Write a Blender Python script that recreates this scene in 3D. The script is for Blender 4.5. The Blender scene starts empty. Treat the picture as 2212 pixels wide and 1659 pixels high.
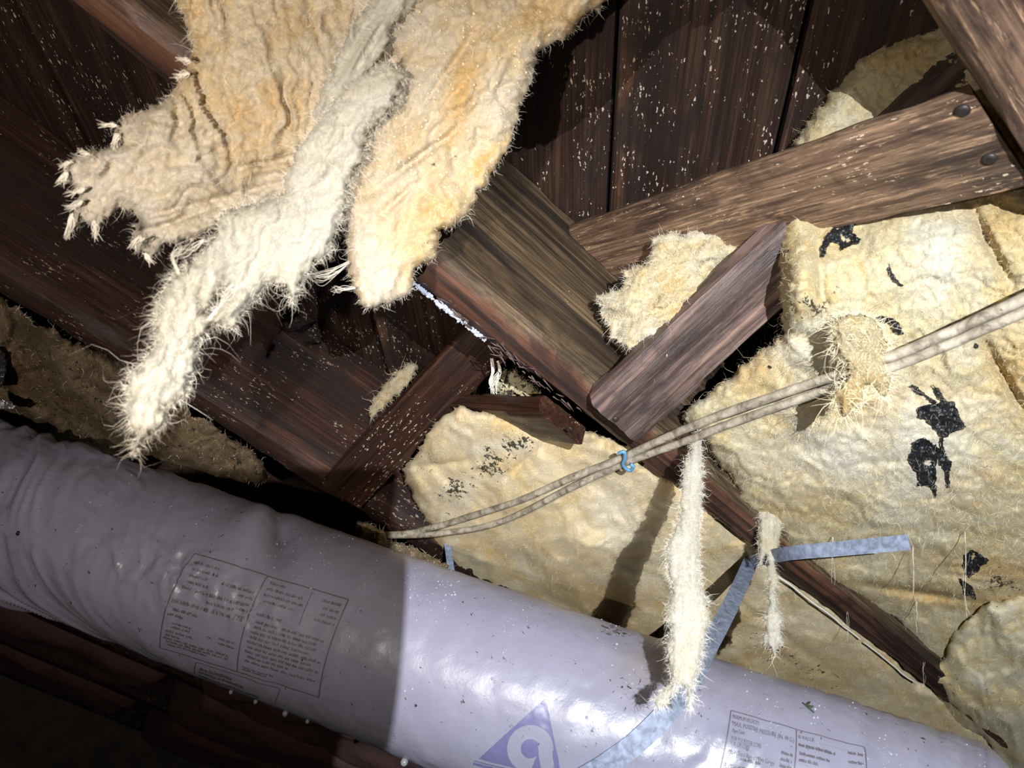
import bpy, math, random
import numpy as np
from mathutils import Vector, Matrix

rng = np.random.default_rng(7)
random.seed(7)
scene = bpy.context.scene
COL = scene.collection

# ------------------------------------------------------------------ camera frame
# world: X runs along the floor joists, Z is up, the ground is Z = 0
F_PX = 1550.0
CU, CV = 1106.0, 829.5
ZC = 0.60                                   # camera height above the ground
dj = np.array([2900.0, 2250.0, F_PX]); dj /= np.linalg.norm(dj)
db = np.array([149.0, 1445.0, F_PX])
nz = np.cross(db, dj); nz /= np.linalg.norm(nz)
if nz[1] > 0: nz = -nz
cy = np.cross(dj, nz)
M = np.array([dj, -cy, nz])                 # world = M @ camera(x right, y down, z forward)
CAM = np.array([0.0, 0.0, ZC])
JB = 0.468                                  # joist bottoms above the camera
SF = 0.668                                  # subfloor underside above the camera
JW = 0.041

cam_d = bpy.data.cameras.new('camera')
cam = bpy.data.objects.new('camera', cam_d)
COL.objects.link(cam)
R, D, Fw = M[:, 0], M[:, 1], M[:, 2]
cam.matrix_world = Matrix(((R[0], -D[0], -Fw[0], 0), (R[1], -D[1], -Fw[1], 0), (R[2], -D[2], -Fw[2], ZC), (0, 0, 0, 1)))
cam_d.sensor_width = 36.0
cam_d.lens = 36.0 * F_PX / 2212.0
cam_d.clip_start = 0.01
cam_d.dof.use_dof = True
cam_d.dof.focus_distance = 0.74
cam_d.dof.aperture_fstop = 9.0
scene.camera = cam

def ray(u, v):
    u = np.asarray(u, float); v = np.asarray(v, float)
    q = np.stack([u - CU, v - CV, np.full_like(u, F_PX)], -1)
    return q @ M.T
def at_depth(u, v, d):
    r = ray(u, v); return CAM + r * (np.asarray(d, float) / F_PX)[..., None]
def depth_z(u, v, z):                       # depth at which the ray meets height z (above camera)
    r = ray(u, v); return np.asarray(z, float) / r[..., 2] * F_PX
def at_z(u, v, z): return at_depth(u, v, depth_z(u, v, z))
def cam_pt(x, y, z): return CAM + M @ np.array([x, y, z], float)

# ------------------------------------------------------------------ world, lights, exposure
w = bpy.data.worlds.new('crawlspace_air'); scene.world = w
w.use_nodes = True
w.node_tree.nodes['Background'].inputs[0].default_value = (0.9, 0.62, 0.52, 1)
w.node_tree.nodes['Background'].inputs[1].default_value = 0.034

LX, LY, LZ = 0.13, -0.09, -0.25
LAMP = cam_pt(LX, LY, LZ)
AIM = cam_pt(LX + 0.12, LY + 0.40, LZ + 1.0)
kd = bpy.data.lights.new('work_lamp_beam', 'SPOT')
kd.energy = 78.0
kd.color = (0.93, 0.965, 1.0)
kd.spot_size = math.radians(84)
kd.spot_blend = 0.8
kd.shadow_soft_size = 0.0008
key = bpy.data.objects.new('work_lamp_beam', kd)
COL.objects.link(key)
key.location = LAMP
key.rotation_euler = Vector(AIM - LAMP).to_track_quat('-Z', 'Y').to_euler()

fd = bpy.data.lights.new('fill_light', 'SPOT')   # weaker, warmer fill light added left of the viewer, no lamp body
fd.energy = 18.5
fd.color = (1.0, 0.90, 0.80)
fd.spot_size = math.radians(134)
fd.spot_blend = 1.0
fd.shadow_soft_size = 0.003
fill = bpy.data.objects.new('fill_light', fd)
COL.objects.link(fill)
FLP = cam_pt(-0.14, 0.02, -0.03)
fill.location = FLP
fill.rotation_euler = Vector(cam_pt(-0.30, -0.20, 0.5) - FLP).to_track_quat('-Z', 'Y').to_euler()

scene.view_settings.view_transform = 'Standard'
scene.view_settings.look = 'None'
scene.view_settings.gamma = 1.0
scene.view_settings.use_curve_mapping = False
scene.view_settings.exposure = 0.0
scene.cycles.max_bounces = 5
scene.cycles.diffuse_bounces = 3
scene.cycles.sample_clamp_indirect = 2.0
scene.cycles.use_denoising = True

# ------------------------------------------------------------------ noise
def _h(ix, iy, seed):
    n = (ix.astype(np.int64) * 374761393 + iy.astype(np.int64) * 668265263 + seed * 1442695041) & 0x7fffffff
    n = ((n ^ (n >> 13)) * 1274126177) & 0x7fffffff
    n = ((n ^ (n >> 16)) * 2246822519) & 0x7fffffff
    return (n & 0xffff) / 65535.0
def vnoise(x, y, seed=0):
    x = np.asarray(x, float); y = np.asarray(y, float)
    ix = np.floor(x); iy = np.floor(y); fx = x - ix; fy = y - iy
    sx = fx * fx * fx * (fx * (fx * 6 - 15) + 10); sy = fy * fy * fy * (fy * (fy * 6 - 15) + 10)
    a = _h(ix, iy, seed); b = _h(ix + 1, iy, seed); c = _h(ix, iy + 1, seed); d = _h(ix + 1, iy + 1, seed)
    return ((a + (b - a) * sx) * (1 - sy) + (c + (d - c) * sx) * sy) * 2 - 1
def fbm(x, y, seed=0, oct=4, gain=0.5):
    s = 0.0; a = 1.0; f = 1.0
    for i in range(oct):
        s = s + a * vnoise(x * f + 13.7 * i, y * f - 7.1 * i, seed + i); a *= gain; f *= 2.03
    return s
def ridged(x, y, seed=0, oct=4, gain=0.5):
    s = 0.0; a = 1.0; f = 1.0
    for i in range(oct):
        s = s + a * (1 - 2 * np.abs(vnoise(x * f + 3.3 * i, y * f + 9.2 * i, seed + i))); a *= gain; f *= 2.1
    return s
def rot(u, v, deg):
    a = math.radians(deg); return u * math.cos(a) + v * math.sin(a), -u * math.sin(a) + v * math.cos(a)
def sstep(a, b, x):
    t = np.clip((x - a) / (b - a), 0, 1); return t * t * (3 - 2 * t)
def gauss(u, v, cu, cv, su, sv=None, deg=0):
    sv = sv or su; x, y = rot(u - cu, v - cv, deg)
    return np.exp(-(x / su) ** 2 - (y / sv) ** 2)

# ------------------------------------------------------------------ objects
def tag(o, label=None, cat=None, group=None, kind=None):
    if label: o['label'] = label
    if cat: o['category'] = cat
    if group: o['group'] = group
    if kind: o['kind'] = kind
    return o
def empty(name, loc=(0, 0, 0), **k):
    o = bpy.data.objects.new(name, None); o.empty_display_size = 0.02
    o.location = loc; COL.objects.link(o); return tag(o, **k)
def mesh_obj(name, V, F, mat, parent=None, origin=None, smooth=True, attrs=None, **k):
    V = np.asarray(V, float)
    if origin is None:
        origin = np.array(parent.location) if parent else V.mean(0)
    me = bpy.data.meshes.new(name)
    me.from_pydata((V - origin).tolist(), [], F.tolist() if hasattr(F, 'tolist') else F)
    if smooth: me.polygons.foreach_set('use_smooth', [True] * len(me.polygons))
    for an, av in (attrs or {}).items():
        at = me.attributes.new(an, 'FLOAT', 'POINT'); at.data.foreach_set('value', np.asarray(av, np.float32))
    me.materials.append(mat)
    me.update()
    o = bpy.data.objects.new(name, me); COL.objects.link(o)
    if parent: o.parent = parent
    else: o.location = origin
    return tag(o, **k)

class MB:                                    # collects shapes into one mesh
    def __init__(s): s.V = []; s.F = []; s.n = 0
    def add(s, V, F):
        V = np.asarray(V, float)
        s.F += [[i + s.n for i in f] for f in (F.tolist() if hasattr(F, 'tolist') else F)]
        s.V.append(V); s.n += len(V)
    def obj(s, name, mat, parent=None, **k): return mesh_obj(name, np.concatenate(s.V), s.F, mat, parent, **k)

def box_vf(x0, x1, y0, y1, z0, z1):
    V = [(x, y, z) for x in (x0, x1) for y in (y0, y1) for z in (z0, z1)]
    return np.array(V), [(0, 1, 3, 2), (4, 6, 7, 5), (0, 4, 5, 1), (2, 3, 7, 6), (0, 2, 6, 4), (1, 5, 7, 3)]

_ico = None
def ico():
    global _ico
    if _ico is None:
        import bmesh
        b = bmesh.new(); bmesh.ops.create_icosphere(b, subdivisions=2, radius=1)
        _ico = (np.array([v.co[:] for v in b.verts]), [[v.index for v in f.verts] for f in b.faces]); b.free()
    return _ico

def tube(P, rad, n=8, caps=True, seed=None):
    P = np.asarray(P, float); k = len(P); rad = np.broadcast_to(np.asarray(rad, float), (k,))
    T = np.gradient(P, axis=0); T /= np.linalg.norm(T, axis=1)[:, None] + 1e-12
    ref = np.array([0.13, 0.21, 0.97]); A = np.cross(T, ref); A /= np.linalg.norm(A, axis=1)[:, None]
    B = np.cross(T, A); an = np.linspace(0, 2 * np.pi, n, endpoint=False)
    V = P[:, None] + rad[:, None, None] * (np.cos(an)[None, :, None] * A[:, None] + np.sin(an)[None, :, None] * B[:, None])
    F = [[i * n + j, i * n + (j + 1) % n, (i + 1) * n + (j + 1) % n, (i + 1) * n + j] for i in range(k - 1) for j in range(n)]
    if caps: F += [list(range(n))[::-1], [(k - 1) * n + j for j in range(n)]]
    return V.reshape(-1, 3), F
def smooth_path(P, n=60):
    P = np.asarray(P, float); t = np.linspace(0, len(P) - 1, n); out = []
    for x in t:
        i = min(int(x), len(P) - 2); f = x - i
        p0 = P[max(i - 1, 0)]; p1 = P[i]; p2 = P[i + 1]; p3 = P[min(i + 2, len(P) - 1)]
        out.append(0.5 * (2 * p1 + (p2 - p0) * f + (2 * p0 - 5 * p1 + 4 * p2 - p3) * f * f + (3 * p1 - p0 - 3 * p2 + p3) * f ** 3))
    return np.array(out)

# ------------------------------------------------------------------ materials
def mat_new(name):
    m = bpy.data.materials.new(name); m.use_nodes = True
    nt = m.node_tree; return m, nt, nt.nodes['Principled BSDF']
def nd(nt, t, **k):
    n = nt.nodes.new(t)
    for a, b in k.items():
        if a in n.inputs: n.inputs[a].default_value = b
        else: setattr(n, a, b)
    return n
def L(nt, a, b): nt.links.new(a, b)
def coords(nt, scale=(1, 1, 1), loc=(0, 0, 0)):
    tc = nd(nt, 'ShaderNodeTexCoord'); mp = nd(nt, 'ShaderNodeMapping')
    mp.inputs['Scale'].default_value = scale; mp.inputs['Location'].default_value = loc
    L(nt, tc.outputs['Object'], mp.inputs[0]); return mp.outputs[0]
def noise(nt, vec, scale, detail=4, rough=0.55, dist=0.0):
    n = nd(nt, 'ShaderNodeTexNoise'); n.inputs['Scale'].default_value = scale
    n.inputs['Detail'].default_value = detail; n.inputs['Roughness'].default_value = rough; n.inputs['Distortion'].default_value = dist
    L(nt, vec, n.inputs['Vector']); return n.outputs['Fac']
def ramp(nt, fac, *stops):
    r = nd(nt, 'ShaderNodeValToRGB'); e = r.color_ramp.elements
    while len(e) < len(stops): e.new(0.5)
    for q, (p, c) in zip(e, stops):
        q.position = p; q.color = (*c, 1) if not isinstance(c, (int, float)) else (c, c, c, 1)
    L(nt, fac, r.inputs[0]); return r.outputs[0]
def mix(nt, fac, a, b):
    m = nd(nt, 'ShaderNodeMix', data_type='RGBA')
    for sock, val in ((m.inputs[0], fac), (m.inputs[6], a), (m.inputs[7], b)):
        if isinstance(val, (int, float)): sock.default_value = val
        elif isinstance(val, tuple): sock.default_value = (*val, 1)
        else: L(nt, val, sock)
    return m.outputs[2]
def math_n(nt, op, a, b=None, clamp=False):
    m = nd(nt, 'ShaderNodeMath', operation=op, use_clamp=clamp)
    for s, v in ((m.inputs[0], a), (m.inputs[1], b)):
        if v is None: continue
        if isinstance(v, (int, float)): s.default_value = v
        else: L(nt, v, s)
    return m.outputs[0]
def attr(nt, name):
    a = nd(nt, 'ShaderNodeAttribute'); a.attribute_name = name; return a.outputs['Fac']
def bump(nt, bs, h, strength, dist):
    b = nd(nt, 'ShaderNodeBump'); b.inputs['Strength'].default_value = strength; b.inputs['Distance'].default_value = dist
    L(nt, h, b.inputs['Height']); L(nt, b.outputs[0], bs.inputs['Normal'])

def insulation(name, pale, mid, deep, patch=14.0, wet=0.5, whiteness=0.5, haze=0.0, sheer=0.03, spec=0.35):
    m, nt, bs = mat_new(name)
    co = coords(nt)
    n1 = noise(nt, co, patch, 6, 0.62, 0.9); n2 = noise(nt, co, patch * 2.8, 6, 0.65, 1.5); n3 = noise(nt, co, 210, 6, 0.75, 1.5)
    c = ramp(nt, n1, (0.36, pale), (0.52, mid), (0.70, deep))
    c = mix(nt, math_n(nt, 'MULTIPLY', ramp(nt, n2, (0.42, 0.0), (0.60, 1.0)), whiteness), c, pale)
    c = mix(nt, math_n(nt, 'MULTIPLY', attr(nt, 'tint'), ramp(nt, n2, (0.34, 0.35), (0.52, 1.0)), True), c, deep)
    c = mix(nt, math_n(nt, 'MULTIPLY', attr(nt, 'white'), ramp(nt, n2, (0.30, 0.55), (0.55, 1.0)), True), c, (0.88, 0.845, 0.74))
    c = mix(nt, ramp(nt, n3, (0.33, 0.30), (0.52, 0.0)), c, tuple(x * 0.66 for x in mid))
    # thin matted fibres: contour lines of two warped noises
    def lines(sc, w, d):
        q = noise(nt, co, sc, 3, 0.6, d)
        return ramp(nt, math_n(nt, 'ABSOLUTE', math_n(nt, 'SUBTRACT', q, 0.5)), (0.0, 1.0), (w, 0.0))
    fb = math_n(nt, 'MAXIMUM', lines(75, 0.010, 2.5), lines(140, 0.016, 1.2))
    c = mix(nt, math_n(nt, 'MULTIPLY', fb, 0.45), c, (0.90, 0.86, 0.74))
    sp = noise(nt, co, 190, 3, 0.6, 0.8); sp2 = noise(nt, co, 75, 3, 0.6, 0.5)
    sp = math_n(nt, 'ADD', math_n(nt, 'MULTIPLY', sp, 0.55), math_n(nt, 'MULTIPLY', sp2, 0.45))
    mk = ramp(nt, math_n(nt, 'ADD', sp, math_n(nt, 'MULTIPLY', attr(nt, 'mold'), 0.19)), (0.67, 0.0), (0.70, 1.0))
    c = mix(nt, math_n(nt, 'MULTIPLY', mk, 0.92), c, (0.02, 0.018, 0.015))
    c = mix(nt, attr(nt, 'soil_shade'), c, (0.09, 0.06, 0.035))
    L(nt, c, bs.inputs['Base Color'])
    wn = noise(nt, co, 420, 2, 0.5)
    L(nt, ramp(nt, wn, (0.56, 0.9), (0.70, 0.9 - 0.66 * wet)), bs.inputs['Roughness'])
    bs.inputs['Specular IOR Level'].default_value = spec
    h = math_n(nt, 'ADD', math_n(nt, 'MULTIPLY', noise(nt, co, 130, 8, 0.78, 2.0), 1.3), math_n(nt, 'ADD', math_n(nt, 'MULTIPLY', noise(nt, co, 480, 4, 0.7, 1.5), 0.5), math_n(nt, 'MULTIPLY', fb, 0.16)))
    bump(nt, bs, h, 0.75, 0.0042)
    if haze:                                             # thin fluffed edges let some light through
        a_ = math_n(nt, 'MULTIPLY', math_n(nt, 'MULTIPLY', attr(nt, 'thin'), ramp(nt, n3, (0.35, 0.5), (0.55, 1.0))), haze)
        L(nt, math_n(nt, 'SUBTRACT', 1.0, math_n(nt, 'ADD', a_, sheer)), bs.inputs['Alpha'])
    return m

def wood(name, dark, mid, light, fleck=0.5, stain=0.5, rough=0.55, grain=1.0, seed=0.0, fleckcol=(0.62, 0.50, 0.36), streak=0.4, under=None, fsize=1.0, chips=0.0):
    m, nt, bs = mat_new(name)
    co = coords(nt, (1, 1, 1), (seed, seed * 1.7, seed * 0.6))
    def st(sx, s_):
        mp = nd(nt, 'ShaderNodeMapping'); mp.inputs['Scale'].default_value = (sx, s_, s_); L(nt, co, mp.inputs[0]); return mp.outputs[0]
    g1 = noise(nt, st(2.2, 75 * grain), 1.0, 6, 0.62, 0.9); g2 = noise(nt, st(11, 460 * grain), 1.0, 4, 0.65, 0.3)
    blot = noise(nt, st(7, 18), 1.0, 6, 0.66, 1.2); sk = noise(nt, st(1.6, 34), 1.0, 4, 0.6, 0.6)
    c = ramp(nt, g1, (0.32, dark), (0.50, mid), (0.68, light))
    c = mix(nt, ramp(nt, g2, (0.40, 0.65), (0.58, 0.0)), c, tuple(x * 0.4 for x in dark))
    if under:
        sx = nd(nt, 'ShaderNodeSeparateXYZ'); tc = nd(nt, 'ShaderNodeTexCoord'); L(nt, tc.outputs['Object'], sx.inputs[0])
        k = ramp(nt, math_n(nt, 'ADD', math_n(nt, 'MULTIPLY', sx.outputs[1], -25.0), -1.96), (0.35, 0.0), (0.47, 1.0))
        cu = ramp(nt, g1, (0.30, tuple(x * 0.6 for x in under)), (0.5, under), (0.75, tuple(x * 1.7 for x in under)))
        c = mix(nt, math_n(nt, 'MULTIPLY', k, 0.85), c, cu)
    c = mix(nt, math_n(nt, 'MULTIPLY', ramp(nt, sk, (0.50, 0.0), (0.58, 1.0)), streak), c, (0.014, 0.011, 0.011))
    c = mix(nt, math_n(nt, 'MULTIPLY', ramp(nt, blot, (0.47, 0.0), (0.60, 1.0)), stain), c, (0.018, 0.014, 0.014))
    v = nd(nt, 'ShaderNodeTexVoronoi', feature='F1'); v.inputs['Scale'].default_value = 1.0
    dn = nd(nt, 'ShaderNodeVectorMath', operation='ADD'); L(nt, st(150 / fsize, 480 / fsize), dn.inputs[0])
    nn = nd(nt, 'ShaderNodeTexNoise'); nn.inputs['Scale'].default_value = 240; nn.inputs['Detail'].default_value = 4; L(nt, co, nn.inputs['Vector'])
    vs = nd(nt, 'ShaderNodeVectorMath', operation='SCALE'); vs.inputs['Scale'].default_value = 2.2; L(nt, nn.outputs['Color'], vs.inputs[0]); L(nt, vs.outputs[0], dn.inputs[1])
    L(nt, dn.outputs[0], v.inputs['Vector'])
    dens = noise(nt, co, 13, 5, 0.68)
    rad = math_n(nt, 'MULTIPLY', math_n(nt, 'MAXIMUM', math_n(nt, 'SUBTRACT', dens, 0.62 - 0.28 * fleck), 0.0), 1.4)
    sepc = nd(nt, 'ShaderNodeSeparateColor'); L(nt, v.outputs['Color'], sepc.inputs[0])
    rad = math_n(nt, 'MULTIPLY', rad, math_n(nt, 'SUBTRACT', math_n(nt, 'POWER', sepc.outputs[0], 1.6), 0.40))
    rad = math_n(nt, 'MINIMUM', math_n(nt, 'MULTIPLY', rad, 6.0), 0.45)
    fk = math_n(nt, 'MULTIPLY', math_n(nt, 'SUBTRACT', rad, v.outputs['Distance']), 6.0, True)
    c = mix(nt, math_n(nt, 'MULTIPLY', fk, 0.85), c, fleckcol)
    if chips:                                            # short raised and torn fibres of weathered, rough-sawn faces
        cn = noise(nt, st(26, 300), 1.0, 7, 0.78, 0.15)
        c = mix(nt, math_n(nt, 'MULTIPLY', ramp(nt, cn, (0.55, 0.0), (0.62, 1.0)), chips), c, tuple(min(1, x * 1.5) for x in light))
        c = mix(nt, math_n(nt, 'MULTIPLY', ramp(nt, cn, (0.36, 1.0), (0.42, 0.0)), chips), c, tuple(x * 0.35 for x in dark))
        fk = math_n(nt, 'ADD', fk, cn)
    L(nt, c, bs.inputs['Base Color'])
    L(nt, ramp(nt, blot, (0.4, rough), (0.65, rough * 0.75)), bs.inputs['Roughness'])
    bs.inputs['Specular IOR Level'].default_value = 0.38
    h = math_n(nt, 'ADD', math_n(nt, 'MULTIPLY', g2, 0.6), math_n(nt, 'ADD', g1, math_n(nt, 'MULTIPLY', fk, 0.35)))
    bump(nt, bs, h, 0.55, 0.0024)
    return m

def plain(name, col, rough=0.5, metal=0.0, var=0.15, scale=60, bumpd=0.0, spec=0.5):
    m, nt, bs = mat_new(name)
    co = coords(nt); n = noise(nt, co, scale, 4, 0.6, 0.4)
    L(nt, ramp(nt, n, (0.3, tuple(x * (1 - var) for x in col)), (0.7, tuple(min(1, x * (1 + var)) for x in col))), bs.inputs['Base Color'])
    bs.inputs['Roughness'].default_value = rough; bs.inputs['Metallic'].default_value = metal; bs.inputs['Specular IOR Level'].default_value = spec
    if bumpd: bump(nt, bs, n, 0.6, bumpd)
    return m

M_YEL = insulation('yellow_fibreglass', (0.77, 0.72, 0.54), (0.735, 0.60, 0.315), (0.67, 0.42, 0.125), 15, 0.45, 0.5, spec=0.18)
M_YEL2 = insulation('lightened_yellow_fibreglass', (0.90, 0.84, 0.64), (0.87, 0.73, 0.42), (0.80, 0.54, 0.18), 15, 0.3, 0.5, spec=0.18)  # same fibreglass as the near batt, lightened to offset the beam's falloff
M_WHITE = insulation('pale_fibreglass', (0.83, 0.79, 0.66), (0.80, 0.71, 0.50), (0.74, 0.58, 0.30), 12, 0.25, 0.6, 0.8, 0.12)
M_FALL = insulation('wet_fibreglass', (0.89, 0.81, 0.68), (0.86, 0.68, 0.41), (0.80, 0.49, 0.14), 13, 0.95, 0.55)
M_TAN = insulation('aged_fibreglass', (0.91, 0.80, 0.57), (0.88, 0.69, 0.39), (0.80, 0.52, 0.18), 12, 0.2, 0.45, spec=0.15)
M_FLUFF = insulation('fluffed_white_fibreglass', (0.92, 0.885, 0.78), (0.90, 0.845, 0.67), (0.84, 0.73, 0.48), 12, 0.2, 0.6, 0.6)
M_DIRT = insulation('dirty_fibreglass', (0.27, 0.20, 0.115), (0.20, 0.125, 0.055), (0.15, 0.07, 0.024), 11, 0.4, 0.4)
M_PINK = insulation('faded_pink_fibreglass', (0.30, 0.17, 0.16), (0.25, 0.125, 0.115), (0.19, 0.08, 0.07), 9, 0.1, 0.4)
M_FIB = plain('glass_fibre', (0.88, 0.82, 0.70), 0.6, 0, 0.06)
M_FIBY = plain('yellow_glass_fibre', (0.84, 0.74, 0.50), 0.6, 0, 0.1)
M_JOIST = wood('joist_wood', (0.050, 0.032, 0.018), (0.125, 0.083, 0.048), (0.250, 0.175, 0.100), 0.12, 0.6, 0.55, 0.8, 0.0, (0.50, 0.38, 0.24), 0.85, (0.105, 0.044, 0.027))
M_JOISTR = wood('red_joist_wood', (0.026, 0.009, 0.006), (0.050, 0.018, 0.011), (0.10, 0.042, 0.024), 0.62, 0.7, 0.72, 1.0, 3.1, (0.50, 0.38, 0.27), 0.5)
M_SUB = wood('subfloor_wood', (0.020, 0.010, 0.007), (0.040, 0.021, 0.015), (0.088, 0.046, 0.028), 0.76, 0.75, 0.5, 1.35, 1.3, (0.62, 0.53, 0.43), 0.3)
M_BR = wood('brace_wood', (0.095, 0.052, 0.034), (0.215, 0.130, 0.084), (0.40, 0.260, 0.155), 0.62, 0.7, 0.55, 0.8, 5.2, (0.70, 0.56, 0.42), 0.25, None, 0.9, 0.55)
M_BR2 = wood('weathered_brace_wood', (0.060, 0.038, 0.035), (0.135, 0.090, 0.082), (0.26, 0.165, 0.125), -0.15, 0.6, 0.5, 0.7, 8.9, (0.50, 0.32, 0.18), 0.35, None, 1.0, 0.22)
M_BRD = wood('dark_brace_wood', (0.022, 0.008, 0.005), (0.046, 0.018, 0.011), (0.10, 0.045, 0.025), 0.70, 0.4, 0.45, 1.0, 6.6, (0.55, 0.42, 0.30), 0.3)
M_NAIL = plain('rusty_nail', (0.035, 0.028, 0.028), 0.5, 0.4, 0.4, 400)
M_MOLD = plain('white_mold', (0.44, 0.47, 0.56), 0.8, 0, 0.1, 300, 0.001)
M_GALV = plain('galvanised_strap', (0.18, 0.21, 0.285), 0.65, 0.15, 0.42, 170, 0.0006)
M_BLACK = plain('black_facing', (0.012, 0.013, 0.015), 0.28, 0, 0.5, 200, 0.003)
M_BLUE = plain('blue_wire', (0.12, 0.30, 0.50), 0.4, 0, 0.2)
M_FOIL = plain('crumpled_foil', (0.75, 0.75, 0.78), 0.22, 0.95, 0.05, 80, 0.002)
M_CABLE, _nt, _bs = mat_new('dirty_cable_sheath')
_co = coords(_nt)
_c = ramp(_nt, noise(_nt, _co, 70, 5, 0.65, 0.6), (0.34, (0.12, 0.095, 0.068)), (0.48, (0.29, 0.25, 0.19)), (0.66, (0.48, 0.42, 0.34)))
_c = mix(_nt, ramp(_nt, noise(_nt, _co, 150, 3, 0.6), (0.66, 0.0), (0.72, 0.8)), _c, (0.05, 0.038, 0.025))
L(_nt, _c, _bs.inputs['Base Color']); _bs.inputs['Roughness'].default_value = 0.45
bump(_nt, _bs, noise(_nt, _co, 160, 4), 0.4, 0.001)

# ------------------------------------------------------------------ shell
ground_v = [(x, y, 0) for x in np.linspace(-2.2, 3.4, 60) for y in np.linspace(-1.6, 3.6, 60)]
gv = np.array(ground_v); gv[:, 2] = 0.012 * fbm(gv[:, 0] * 5, gv[:, 1] * 5, 91, 4)
gi = np.arange(59)[:, None] * 60 + np.arange(59)[None]
gf = np.stack([gi, gi + 60, gi + 61, gi + 1], -1).reshape(-1, 4)
M_SOIL = plain('damp_soil', (0.07, 0.05, 0.035), 0.9, 0, 0.4, 20, 0.01)
mesh_obj('floor', gv, gf, M_SOIL, origin=np.zeros(3), kind='structure')
M_CONC = plain('foundation_concrete', (0.20, 0.17, 0.15), 0.85, 0, 0.25, 12, 0.004)
for nm, b in (('wall_far', (3.4, 3.55, -1.6, 3.6, -0.05, 1.26)), ('wall_left', (-2.2, 3.4, 3.6, 3.75, -0.05, 1.26)),
              ('wall_right', (-2.2, 3.4, -1.75, -1.6, -0.05, 1.26)), ('wall_near', (-2.35, -2.2, -1.6, 3.6, -0.05, 1.26))):
    V, Fc = box_vf(*b); mesh_obj(nm, V, Fc, M_CONC, smooth=False, kind='structure')

# diagonal subfloor planks, laid at 45 degrees to the joists
ceil = empty('ceiling', (0, 0, ZC + SF), kind='structure')
PW = 0.157
for i in range(-16, 20):
    a = (-0.063 + PW * i) ; p = a + PW / 2            # perpendicular position (X - Y)/sqrt2
    ln = 7.0
    V, Fc = box_vf(-ln / 2, ln / 2, -PW / 2 + 0.0028, PW / 2 - 0.0028, 0.0, 0.018)
    ns = 24
    me = bpy.data.meshes.new('plank'); me.from_pydata(V.tolist(), [], Fc); me.materials.append(M_SUB)
    o = bpy.data.objects.new('plank', me); COL.objects.link(o); o.parent = ceil
    # plank axis along (1,1)/sqrt2 ; centre at perpendicular offset p and along-axis offset
    along = 1.4 + 0.37 * ((i * 7) % 5)
    o.location = (along * 0.7071 + p * 0.7071, along * 0.7071 - p * 0.7071, 0.0008 * ((i * 13) % 3))
    o.rotation_euler = (0, 0, math.radians(45))
# finish floor above, closing the gaps between the planks
V, Fc = box_vf(-2.3, 3.5, -1.7, 3.7, ZC + SF + 0.022, ZC + SF + 0.04)
mesh_obj('ceiling', V, Fc, plain('finish_floor_underside', (0.02, 0.014, 0.01), 0.9), parent=None, smooth=False, kind='structure')

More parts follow.
